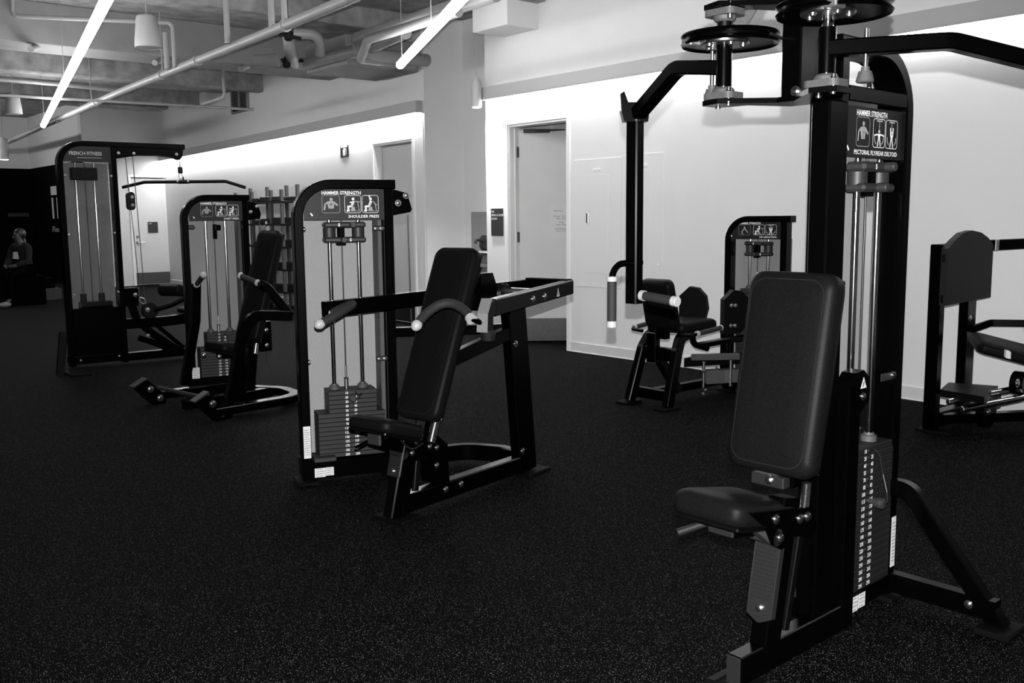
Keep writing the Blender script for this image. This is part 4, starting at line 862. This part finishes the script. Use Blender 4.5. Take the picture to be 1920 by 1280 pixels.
chest_arm(-1, [(0.0753, -0.46, 0.0075), (0.2254, -0.46, 0.5452), (0.3146, -0.46, 0.7331), (0.6591, -0.46, 0.6972)], [(0.4097, -0.42, 0.9607), (0.3602, -0.28, 1.0097)])
t = MB(CF); t.rtube([(0.6727, -0.44, 0.6949), (0.4814, -0.44, 0.9178), (0.4104, -0.44, 0.9575)], .045, .06, (0, 1, 0), .05, .005); t.build('press_arm', 'black', cp)

# ================================================================== tall pulldown tower at the left
LF = fr(2.68, 9.8, -3)
lt = thing('lat_pulldown_machine', LF, 'tall black pulldown cable tower with a wide bar hanging from its boom', 'exercise machine', 'weight-stack machines')
def L2(px, py): pass
t = MB(LF); t.rtube([(.025, .06, .02), (.025, .06, 2.165), (1.215, .06, 2.165)], .12, .05, (0, 1, 0), .2, .006, 10)
t.rtube([(.515, .06, .02), (.515, .06, 2.14)], .12, .05, (0, 1, 0), 0, .006); t.box((0, 0, .04), (.54, .16, .12), .005); t.build('tower_frame', 'black', lt)
t = MB(LF).use('placard'); t.prism([(.05, 1.99), (.49, 1.99), (.49, 2.14), (.2, 2.14), (.1, 2.11), (.05, 2.05)], (0, .02, 0), X_, Z_, .02); t.use('printg'); t.text('FRENCH FITNESS', (.11, .0085, 2.055), X_, Z_, .048, 'L', .02, .82)
t.stroke([(.18, 2.03), (.40, 2.03)], (0, .0085, 0), X_, Z_, .004); t.build('placard', None, lt)
t = MB(LF); t.box((.04, .19, .55), (.5, .2, 1.99), .002); t.build('rear_shroud', 'panel', lt)
t = MB(LF); t.box((.05, .02, .06), (.49, .18, .58), .006); t.build('weight_stack_cover', 'black', lt)
t = MB(LF); t.box((.14, .03, .58), (.43, .17, .64), .004); t.build('top_plate', 'black', lt)
for x in (.175, .345):
    t = MB(LF); t.tube([(x, .1, .6), (x, .1, 1.99)], .0125, 14); t.build('guide_rod', 'chrome', lt)
    t = MB(LF); t.lathe((x, .1, .62), Z_, [(0, .03), (.10, .03)], 16); t.build('rod_bushing', 'rubber', lt)
t = MB(LF); t.tube([(.26, .1, .6), (.26, .1, 1.99)], .004, 8); t.build('lift_cable', 'cable', lt)
t = MB(LF); t.box((.13, .06, 1.82), (.37, .14, 1.94), .006); t.lathe((.26, .055, 1.89), (0, -1, 0), [(0, .05), (.02, .05)], 20); t.build('pulley_bracket', 'satin', lt)
for x, z in ((.06, 1.3), (.48, 1.31), (.07, .72), (.48, .73), (.09, .08), (.45, .09), (.06, 1.86), (.48, 1.86)): bolt(lt, LF, (x, -.002, z), (0, -1, 0), .008)
gm = bpy.data.materials.new('clear_guard'); gm.use_nodes = True; nt = gm.node_tree; nt.nodes.clear()
o_ = nt.nodes.new('ShaderNodeOutputMaterial'); mx = nt.nodes.new('ShaderNodeMixShader'); tr = nt.nodes.new('ShaderNodeBsdfTransparent'); gl = nt.nodes.new('ShaderNodeBsdfGlossy'); lw = nt.nodes.new('ShaderNodeFresnel')
nz = nt.nodes.new('ShaderNodeTexNoise'); nz.inputs['Scale'].default_value = 2.5; bmp = nt.nodes.new('ShaderNodeBump'); bmp.inputs['Strength'].default_value = 0.25; bmp.inputs['Distance'].default_value = .05
tcn = nt.nodes.new('ShaderNodeTexCoord'); nt.links.new(tcn.outputs['Object'], nz.inputs['Vector']); nt.links.new(nz.outputs['Fac'], bmp.inputs['Height']); nt.links.new(bmp.outputs[0], gl.inputs['Normal'])
gl.inputs['Roughness'].default_value = 0.02; lw.inputs['IOR'].default_value = 1.5; tr.inputs[0].default_value = (.9, .9, .9, 1)
nt.links.new(lw.outputs[0], mx.inputs[0]); nt.links.new(tr.outputs[0], mx.inputs[1]); nt.links.new(gl.outputs[0], mx.inputs[2]); nt.links.new(mx.outputs[0], o_.inputs[0]); M['guard'] = gm
t = MB(LF); t.box((.05, .004, .6), (.49, .008, 1.985), 0); t.build('clear_guard', 'guard', lt)
t = MB(LF); t.prism([(.54, 2.14), (1.20, 2.14), (1.185, 2.06), (1.16, 2.035), (1.10, 2.055), (.95, 2.07), (.75, 2.065), (.54, 2.03)], (0, .06, 0), X_, Z_, .10); t.build('boom_side_plate', 'black', lt)
for x, z in ((.565, 2.085), (.71, 2.085), (1.13, 2.09)): bolt(lt, LF, (x, .01, z), (0, -1, 0), .011)
for x0_, x1_ in ((.64, .69), (.71, .74)):
    t = MB(LF); t.tube([(x0_, .06, 2.06), (x1_, .06, 1.0), (x1_+.01, .06, .5)], .004, 8); t.build('lift_cable', 'cable', lt)
t = MB(LF); t.prism(rrect(.075, .18, .036, 6), (.665, .06, 1.62), X_, Z_, .06); pb = t.build('floating_pulley_block', 'satin', lt)
for z in (1.58, 1.66): bolt(lt, LF, (.675, .03, z), (0, -1, 0), .012)
t = MB(LF); t.tube([(1.175, .06, 2.05), (1.175, .06, 1.95)], .005, 8); t.lathe((1.175, .06, 1.9), Z_, [(0, .012), (.01, .025), (.06, .025), (.07, .01)], 14); t.build('cable_stopper', 'rubber', lt)
t = MB(LF); t.tube([(1.165, .06, 1.9), (1.155, .06, 1.875), (1.165, .06, 1.845), (1.185, .06, 1.845), (1.195, .06, 1.875), (1.185, .06, 1.9)], .005, 8); t.build('carabiner', 'steel', lt)
# the hanging bar
BF = fr(3.86, 9.74, -40); lb = thing('lat_bar', Matrix.Translation((3.86, 9.74, 1.82)) @ Matrix.Rotation(R(-40), 4, 'Z'), 'wide black bar with drooping ends hanging from the boom', 'pulldown bar')
t = MB(BF); t.tube([(-.625, 0, 1.765), (-.40, 0, 1.815), (0, 0, 1.815), (.43, 0, 1.815), (.63, 0, 1.75)], .0165, 14, .1); t.build('bar', 'satin', lb)
t = MB(BF); t.tube([(0, 0, 1.815), (0, 0, 1.865)], .007, 8); t.lathe((-.04, 0, 1.815), X_, [(0, .02), (.08, .02)], 14); t.build('swivel', 'satin', lb)
for x in (-.06, .045):
    t = MB(BF); t.lathe((x, 0, 1.815), X_, [(0, .018), (0, .022), (.016, .022), (.016, .018)], 14); t.build('collar', 'steel', lb)
# lower part: outrigger foot, seat, thigh rollers, base
t = MB(LF); t.rtube([(-0.066, -0.05, 0.3614), (-0.1757, -0.3, -0.0598)], .07, .06, (1, 0, 0), 0, .005); t.build('outrigger', 'black', lt)
t = MB(LF); t.box((-.12, -.5, 0), (.06, -.2, .02), .005); t.build('foot_plate', 'foot', lt)
t = MB(LF); t.box((.54, .0, .03), (1.75, .09, .11), .005); t.build('base_beam', 'black', lt)
t = MB(LF); t.rtube([(.54, .05, .40), (.90, .05, .40), (1.5, .05, .43)], .07, .10, (0, 1, 0), .2, .005); t.build('seat_beam', 'black', lt)
t = MB(LF); t.box((.54, .0, .58), (.67, .1, .76), .006); t.build('pulley_housing', 'black', lt); bolt(lt, LF, (.64, 0, .69), (0, -1, 0), .016); bolt(lt, LF, (.665, .03, .75), (0, 0, 1), .012)
t = MB(LF); t.rtube([(.60, .05, .62), (.66, .05, .42), (.80, .05, .28), (1.06, .05, .08)], .07, .07, (0, 1, 0), 0, .005); t.build('diagonal_strut', 'black', lt)
t = MB(LF); t.rtube([(.83, .05, .38), (1.12, .05, .10)], .03, .04, (0, 1, 0), 0, .004); t.rtube([(.66, .05, .25), (.78, .05, .2), (.98, .05, .1)], .03, .06, (0, 1, 0), 0, .004); t.build('foot_brace', 'black', lt); bolt(lt, LF, (.74, .0, .27), (0, -1, 0), .014)
t = MB(LF); t.lathe((.79, .04, .52), (0, 1, 0), [(0, .075), (.008, .085), (.02, .07), (.032, .085), (.04, .075)], 28); t.build('low_pulley', 'satin', lt); bolt(lt, LF, (.76, .03, .53), (0, -1, 0), .018)
t = MB(LF); t.tube([(.70, .05, .66), (.74, .05, .64), (.75, .05, .60), (.72, .05, .59), (.69, .05, .63), (.70, .05, .66)], .006, 8); t.build('carabiner', 'steel', lt)
t = MB(LF); t.tube([(.82, .05, .52), (1.0, .05, .56), (1.15, .05, .62), (1.25, .05, .64)], .026, 12, .1); t.build('roller_arm', 'black', lt)
for x, y, z in ((1.10, .25, .70), (1.30, .12, .66)):
    t = MB(LF); t.lathe((x, y, z), Vector((.5, -.85, 0)), [(-.16, .05), (-.15, .065), (.09, .065), (.1, .05), (.1, .0)], 22); t.build('thigh_roller', 'vinyl', lt)
t = MB(LF); t.pad((1.26, .05, .47), X_, Y_, .32, .3, .06, .04); t.build('seat', 'vinyl', lt)
t = MB(LF); t.rtube([(1.24, .05, .06), (1.26, .05, .48)], .08, .10, (0, 1, 0), 0, .006); t.build('seat_post', 'black', lt)
t = MB(LF); t.ball((1.20, -.05, .14), .04, (1.3, 1, .8), 8); t.tube([(1.08, -.05, .11), (1.2, -.05, .13), (1.3, -.05, .16)], .012, 8); t.build('chrome_foot_pin', 'chrome', lt)
bolt(lt, LF, (1.36, -.02, .33), (0, -1, 0), .016)

# ================================================================== hip abduction machine by the right wall
HTF = fr(6.31, 4.81, -77); HF = fr(5.40, 4.78, 0)
hp = thing('hip_abduction_machine', HF, 'black hip machine with knee pads, its chair turned away, by the wall', 'exercise machine', 'weight-stack machines')
tower(hp, HTF, 0.0, .51, 1.415, PF_PLATES, 'HIP ABDUCTION', ('legs', 'sit_low', 'front_spread'), .09, .0375, (.10, .44), (.13, .40), 1, (.02, .15), .26, (.185, .335, .08), (.02, .46, 1.235, 1.375), 6, addz=((1.185, 1.215), (1.10, 1.13)), rc=.19, flange=False, back_z=(.3, 1.235), overhang=.03)
sticker(hp, HTF, (.02, -.002, .46), X_, Z_, .045, .2, 8); triangle(hp, HTF, (.12, -.004, .30), X_, Z_, .06)
t = MB(HTF); t.box((-.01, -.03, .07), (.1, .0, .52), .004); t.build('pulley_post', 'black', hp)
def hleg(sg):
    t = MB(HF); t.rtube([(-.02, sg*.19, .02), (.10, sg*.17, .42), (.16, sg*.15, .52), (.30, sg*.15, .55)], .06, .075, (0, 1, 0), .1, .006); t.build('leg', 'black', hp)
    t = MB(HF); t.box((-.12, sg*.19-.06, 0), (.06, sg*.19+.06, .02), .005); t.build('foot_plate', 'foot', hp)
    P_ = [(.12, sg*.19, .545), (.12, sg*.30, .55), (.16, sg*.31, .56), (.42, sg*.32, .585)]
    t = MB(HF); t.tube(P_[:3], .013, 10, .03); h = t.build('handle', 'black', hp)
    t = MB(HF); t.tube(P_[2:], .018, 14); t.build('grip', 'grip', h)
    for k, (a, b_) in enumerate(((P_[2], P_[3]),)):
        d = (Vector(b_)-Vector(a)).normalized(); t = MB(HF); t.lathe(a, d, [(-.01, .016), (-.01, .022), (.012, .022), (.012, .016)], 14); t.build('collar', 'cap', h); t = MB(HF); t.lathe(b_, d, [(0, .02), (.01, .021), (.02, .01)], 14); t.build('end_cap', 'cap', h)
hleg(-1); hleg(1)
t = MB(HF); t.box((-.0, -.17, .05), (.05, .17, .13), .005); t.build('base_crossbar', 'black', hp)
t = MB(HF); t.box((.08, -.17, .34), (.13, .17, .44), .005); t.build('seat_crossbar', 'black', hp)
t = MB(HF); t.box((.05, .0, .32), (.11, .09, .55), .005); t.rtube([(.13, .04, .36), (.30, -.02, .08)], .06, .07, (0, 1, 0), 0, .005); t.build('seat_post', 'black', hp)
t = MB(HF); t.box((.05, -.035, .07), (1.0, .035, .13), .005); t.build('base_beam', 'black', hp)
t = MB(HF); t.pad((.36, 0, .55), X_, Y_, .44, .38, .085, .06); t.build('seat', 'vinyl', hp)
bu_ = Vector((0, -1, 0)); tv = Vector((-.24, 0, .97)).normalized()
t = MB(HF); t.pad(Vector((.13, 0, .775)), Vector((0, -1, 0)), tv, .30, .38, .08, .05); b_ = t.build('backrest', 'vinyl', hp)
t = MB(HF); n_ = Vector((0, -1, 0)).cross(tv); t.rtube([(.15, 0, .50), (.12, 0, .90)], .09, .05, (0, 1, 0), 0, .006); t.build('back_post', 'black', hp)
t = MB(HF); t.obox((.075, 0.04, .88), Y_, n_, tv, (.11, .02, .05), .004); t.build('back_bracket', 'plastic', b_)
for yy, zz in ((-.09, .90), (-.09, .66)): bolt(hp, HF, (.125-.25*(zz-.775)-.015, yy, zz), -n_ if n_.x > 0 else n_, .012)
def knee(c, u, name='knee_pad'):
    out = [(-.10, -.17), (.04, -.17), (.10, -.10), (.125, .0), (.11, .10), (.05, .165), (-.02, .175), (-.10, .10)]
    t = MB(HF); t.prism(out, c, u, Z_, .075); k_ = t.build(name, 'vinyl', hp)
    return k_
knee((.62, .11, .69), Vector((.4, -.9, 0))); knee((.83, -.135, .665), Vector((.85, -.45, 0)))
t = MB(HF); t.tube([(.64, .12, .54), (.64, .12, .40), (.75, .05, .36)], .025, 12, .06); t.build('pad_arm', 'black', hp)
t = MB(HF); t.tube([(.82, -.11, .52), (.82, -.11, .32), (.78, -.05, .24)], .025, 12, .06); t.build('pad_arm', 'black', hp)
for dz in (-.1, .06):
    for dy in (0, .025): bolt(hp, HF, (.775+dy, -.15-dy*.8, .66+dz), (-.6, -.75, 0), .011)
t = MB(HF); t.rtube([(.35, -.16, .44), (.6, -.25, .47), (.9, -.3, .48)], .04, .07, (0, 0, 1), .1, .005); t.build('swing_arm', 'black', hp)
t = MB(HF); t.prism([(.33, -.05), (.80, -.24), (.95, -.18), (.62, .02)], (0, 0, .30), X_, Y_, .07); t.build('cam_cover', 'satin', hp)
t = MB(HF); t.rtube([(.36, -.1, .345), (.74, -.26, .33)], .05, .018, (0, 0, 1), 0, .004); t.build('cover_edge', 'stainless', hp)
t = MB(HF); t.prism([(.42, -.20), (.72, -.33), (.78, -.26), (.5, -.12)], (0, 0, .19), X_, Y_, .10); t.build('cam', 'stainless', hp)
t = MB(HF); t.tube([(.70, -.33, .30), (.78, -.30, .43)], .02, 12); h = t.build('range_lever', 'grip', hp); t = MB(HF); t.lathe((.78, -.30, .43), (.08, .03, .13), [(0, .022), (.02, .026), (.035, .02)], 14); t.build('end_cap', 'cap', h)
for x, y in ((.38, -.2), (.58, -.3)):
    t = MB(HF); t.tube([(x, y, .12), (x, y, .32)], .012, 10); t.build('pulley_shaft', 'steel', hp)
for x, y, z in ((.33, -.24, .26), (.45, -.27, .27), (.38, -.22, .1), (.33, -.24, .08)): bolt(hp, HF, (x, y, z), (0, -1, 0), .011)
t = MB(HF); t.rtube([(.9, -.25, .2), (1.0, -.45, .2)], .06, .08, (0, 0, 1), 0, .005); t.rtube([(.75, -.30, .22), (1.05, -.42, .22)], .05, .05, (0, 0, 1), 0, .004); t.build('linkage', 'black', hp)

# ================================================================== machine at the right edge
RF = fr(6.03, 2.93, 0)
rm = thing('leg_press_machine', RF, 'black leg machine with an arched foot board, cut by the right picture edge', 'exercise machine', 'weight-stack machines')
t = MB(RF); t.box((0, -.03, .02), (.07, .05, 1.225), .005); t.build('front_post', 'black', rm)
t = MB(RF); t.box((.0, -.14, 0), (.12, .1, .02), .005); t.build('foot_plate', 'foot', rm)
t = MB(RF); t.box((.62, .07, .02), (.75, .135, .90), .005); t.build('rear_post', 'black', rm)
t = MB(RF); t.box((.60, -.0, 0), (.80, .2, .02), .005); t.build('foot_plate', 'foot', rm)
bolt(rm, RF, (.66, .07, .70), (0, -1, 0), .016)
t = MB(RF); t.rtube([(.0, .02, 1.19), (.60, .03, 1.20), (1.0, -.22, 1.215)], .05, .07, Y_, 0, .005); t.build('top_rail', 'black', rm)
t = MB(RF); t.obox((.72, -.045, 1.205), Vector((.85, -.53, 0)), Vector((.53, .85, 0)), Z_, (.03, .056, .076), .004); t.build('rail_collar', 'stainless', rm)
bo = [(-.30, -.22), (.30, -.20), (.30, .15), (.22, .20), (.12, .235), (.0, .25), (-.12, .235), (-.22, .19), (-.30, .14)]
t = MB(RF); t.prism(bo, (.29, -.06, 1.06), Vector((1, -.03, 0)), Z_, .045); t.build('foot_board', 'rubber', rm)
for z in (1.14, .88):
    t = MB(RF); t.box((-.01, -.06, z-.03), (.07, -.03, z+.03), .005); t.build('board_mount', 'satin', rm)
t = MB(RF); t.rtube([(.70, .07, .62), (.80, .0, .66), (1.0, -.35, .665)], .05, .08, (0, .3, 1), .1, .005); t.build('side_rail', 'black', rm)
t = MB(RF); t.prism([(.0, -.06), (.30, .03), (.40, -.25), (-.05, -.36)], (0, 0, .275), X_, Y_, .045); t.build('step_plate', 'satin', rm)
t = MB(RF); t.pad(Vector((0.4631, -0.35, 0.4823)), Vector((.55, -.8, -.25)), Vector((.8, .55, .12)), .6, .34, .075, .05); t.build('seat', 'vinyl', rm)
t = MB(RF); t.obox(Vector((-0.0936, -0.5, 0.5809)), Vector((.55, -.8, -.25)), Vector((.8, .5, 0)), Z_, (.03, .06, .045), .003); t.build('seat_tab', 'sticker', rm)
for dy, dz in ((0, 0), (.09, .035)):
    t = MB(RF); t.tube([(-.05, -.23+dy, .20+dz), (.55, -.62+dy, .31+dz)], .022, 16); t.build('slide_rod', 'chrome', rm)
    t = MB(RF); t.lathe((-.05, -.23+dy, .20+dz), Vector((-.83, .54, -.15)), [(0, .023), (.006, .018)], 16); t.build('rod_end', 'steel', rm)
t = MB(RF); t.prism([(.08*math.cos(k*.35), .075*math.sin(k*.35)) for k in range(18)], Vector((0.325, -0.42, 0.3461)), X_, Z_, .08); t.build('carriage_plate', 'black', rm); bolt(rm, RF, Vector((0.1508, -0.47, 0.3732)), (0, -1, 0), .02)
t = MB(RF); t.box((.0, -.05, .04), (.95, .03, .14), .006); t.rtube([(.05, -.05, .1), (.8, -.55, .1)], .06, .08, (0, 0, 1), 0, .005); t.build('base_beam', 'black', rm)
t = MB(RF); t.lathe((.30, -.20, .13), (0, -1, 0), [(0, .10), (.05, .10)], 26); t.build('guide_pulley', 'black', rm); bolt(rm, RF, (.28, -.25, .14), (0, -1, 0), .016); bolt(rm, RF, (.22, -.06, .22), (0, -1, 0), .012)

# ================================================================== storage rack against the left wall, with its blocks
KF = Matrix(LW) @ Matrix.Translation((-.16, 4.6, 0))
rk = thing('storage_rack', KF, 'tall grey storage rack of black shelves against the left wall', 'rack')
for y in (-.75, -.3, .55, 1.35):
    for x in (-.22, .05):
        t = MB(KF); t.box((x-.025, y-.03, 0), (x+.025, y+.03, 1.98 if x > 0 else 1.90), .004); t.build('upright', 'cast', rk)
zs = (1.72, 1.36, 1.0, .64, .28)
for z in zs:
    t = MB(KF); t.box((-.25, -.8, z-.03), (.06, 1.4, z), .003); t.build('shelf', 'satin', rk)
for k, (z, y) in enumerate(((1.36, -.1), (1.0, -.1))):
    t = MB(KF); t.rtube([(-.2, y-.2, z-.2), (-.2, y+.12, z-.02)], .02, .02, X_, 0, .002); t.build('shelf_brace', 'satin', rk)
names = ['topmost', 'second', 'third', 'fourth', 'lowest']
for i, z in enumerate(zs):
    for j, (ya, yb, h) in enumerate(((-.72, -.36, .10 if i else .07), (-.26, .16, .08), (.22, .52, .06))):
        t = MB(KF); t.box((-.24, ya, z), (.04, yb, z+h), .01)
        tag(t.build('step_block', 'satin'), ('thick' if j == 0 else 'flatter' if j == 1 else 'thinnest')+' black exercise block on the '+names[i]+' shelf of the storage rack, '+('near end' if j == 0 else 'middle' if j == 1 else 'far end'), 'exercise block', 'black blocks on the storage rack')
t = MB(KF); t.lathe((-.2, -.1, 1.08), Z_, [(0, .03), (.05, .045), (.2, .05), (.24, .03), (.28, .06), (.32, .05)], 14)
tag(t.build('spray_bottle', 'sticker'), 'white bottle standing on the storage rack behind the chest press seat', 'bottle')

# ================================================================== far left: boxes, posters, the seated person
bx = MB().use('carton'); bx.box((4.70, 18.95, 0), (5.10, 19.3, .21), .004); bx.use('sticker'); bx.box((4.715, 18.945, .11), (4.80, 18.951, .20), 0); bx.use('ink'); bx.box((4.86, 18.945, .13), (4.92, 18.951, .16), 0)
tag(bx.build('cardboard_box'), 'small cardboard box with a white label on the dark floor', 'box')
bx = MB(); bx.box((4.62, 19.02, .212), (5.02, 19.3, .40), .004); tag(bx.build('cardboard_box', 'void'), 'dark box standing on the labelled cardboard box', 'box')
bx = MB(); bx.box((3.95, 18.02, 0), (4.6, 18.5, .50), .01); tag(bx.build('bench_box', 'void'), 'dark plyometric box that the person sits on', 'bench')
po = MB().use('sticker'); po.box((6.42, 23.68, 2.04), (6.43, 24.17, 2.24), 0.0); tag(po.build('wall_notice', None), 'pale square notice on the black wall', 'notice')
for ya, yb, l in ((24.04, 24.15, 'left of two tall pale strips on the black wall'), (23.67, 23.76, 'right of two tall pale strips on the black wall')):
    po = MB().use('sticker'); po.box((6.42, ya, 1.50), (6.43, yb, 1.98), 0.0); tag(po.build('wall_banner', None), l, 'banner', 'pale strips on the black wall')
po = MB().use('printg')
for i, segs in enumerate((((0, .22),), ((0, .14), (.18, .56)), ((0, .08), (.16, .58)))):
    for a, b_ in segs: po.stroke([(a, -.045*i), (b_, -.045*i)], (6.4285, 24.27, 1.305), (0, -1, 0), Z_, .03)
tag(po.build('wall_lettering', None), 'small white lettering on the black wall beside the cable tower', 'lettering')
po = MB().use('plastic'); po.box((5.87, 25.868, 1.56), (6.34, 25.878, 1.65), 0.0); tag(po.build('name_strip', None), 'dim horizontal strip on the far black wall above the seated person', 'sign')
def skin(name, m, parent, V, E_, rad, root=0, sub=2):
    me = bpy.data.meshes.new(name); me.from_pydata(V, E_, []); me.materials.append(M[m]); o = bpy.data.objects.new(name, me); COL.objects.link(o); o.parent = parent
    sk = o.modifiers.new('skin', 'SKIN'); sk.use_smooth_shade = True
    for i, v in enumerate(me.skin_vertices[0].data): v.radius = rad[i] if isinstance(rad[i], tuple) else (rad[i], rad[i]); v.use_root = (i == root)
    s_ = o.modifiers.new('subdivision', 'SUBSURF'); s_.levels = sub; s_.render_levels = sub
    return o
PFm = fr(4.25, 18.15, -60)       # local -y faces the way the person looks
pe = thing('person', PFm, 'person in a grey sweater and dark trousers sitting in the dark at the far left', 'person')
V = [(0, .1, .56), (0, .09, .72), (0, .05, .92), (0, .03, 1.02), (0, .0, 1.09), (0, -.01, 1.17), (0, -.02, 1.27),
     (.17, .04, .98), (.22, -.04, .74), (.08, -.22, .68), (.01, -.27, .67), (-.17, .04, .98), (-.22, -.03, .74), (-.10, -.22, .66), (-.03, -.28, .66),
     (.10, -.02, .57), (.13, -.36, .55), (.13, -.40, .32), (.13, -.42, .08), (.13, -.55, .05), (-.10, -.02, .57), (-.12, -.38, .55), (-.10, -.46, .32), (-.08, -.52, .10), (-.08, -.64, .06)]
E_ = [(0, 1), (1, 2), (2, 3), (3, 4), (4, 5), (5, 6), (3, 7), (7, 8), (8, 9), (9, 10), (3, 11), (11, 12), (12, 13), (13, 14), (0, 15), (15, 16), (16, 17), (17, 18), (18, 19), (0, 20), (20, 21), (21, 22), (22, 23), (23, 24)]
rad = [(.15, .11), (.13, .095), (.15, .10), .09, .05, (.075, .09), .055, .06, .045, .034, (.03, .02), .06, .045, .034, (.03, .02), .085, .065, .05, .04, .03, .085, .065, .05, .04, .03]
skin('body', 'skin', pe, V, E_, rad)
sv = [(0, .1, .60), (0, .09, .74), (0, .05, .92), (0, .03, 1.02), (.17, .04, .99), (.22, -.04, .75), (.10, -.20, .69), (-.17, .04, .99), (-.22, -.03, .75), (-.12, -.20, .67)]
skin('sweater', 'sweater', pe, sv, [(0, 1), (1, 2), (2, 3), (3, 4), (4, 5), (5, 6), (3, 7), (7, 8), (8, 9)], [(.17, .13), (.15, .115), (.165, .115), (.10, .09), .075, .06, .046, .075, .06, .046])
skin('trousers', 'void', pe, [(0, .1, .60), (.10, -.02, .575), (.13, -.36, .555), (.13, -.40, .32), (.13, -.42, .12), (-.10, -.02, .575), (-.12, -.38, .555), (-.10, -.46, .32), (-.08, -.52, .14)], [(0, 1), (1, 2), (2, 3), (3, 4), (0, 5), (5, 6), (6, 7), (7, 8)], [(.17, .13), .105, .085, .068, .06, .105, .085, .068, .06])
t = MB(PFm); t.ball((0, .04, 1.225), .098, (.95, 1.0, 1.0), 10); t.ball((.02, .09, 1.05), .05, (.8, .8, 2.2), 8); hr = t.build('hair', 'hair', pe)
for sx in (-1, 1):
    t = MB(PFm); t.ball((sx*.033, -.092, 1.195), .011, (1, .6, 1), 6); t.build('eye', 'hair', pe)
t = MB(PFm); t.ball((0, -.108, 1.17), .014, (.8, 1.2, 1.4), 6); t.build('nose', 'skin', pe)
t = MB(PFm); t.ball((0, -.095, 1.13), .018, (1.4, .5, .4), 6); t.build('mouth', 'hair', pe)
for x, y, z in ((.13, -.50, .05), (-.08, -.60, .06)):
    t = MB(PFm); t.ball((x, y, z), .055, (.9, 2.3, .85), 10); t.build('shoe', 'shoe', pe)
t = MB(PFm).use('sticker'); t.poly([(-.07, .0), (.07, .0), (.05, .12), (-.05, .12)], (0, -.085, .80), X_, Z_); t.build('sweater_print', None, pe)
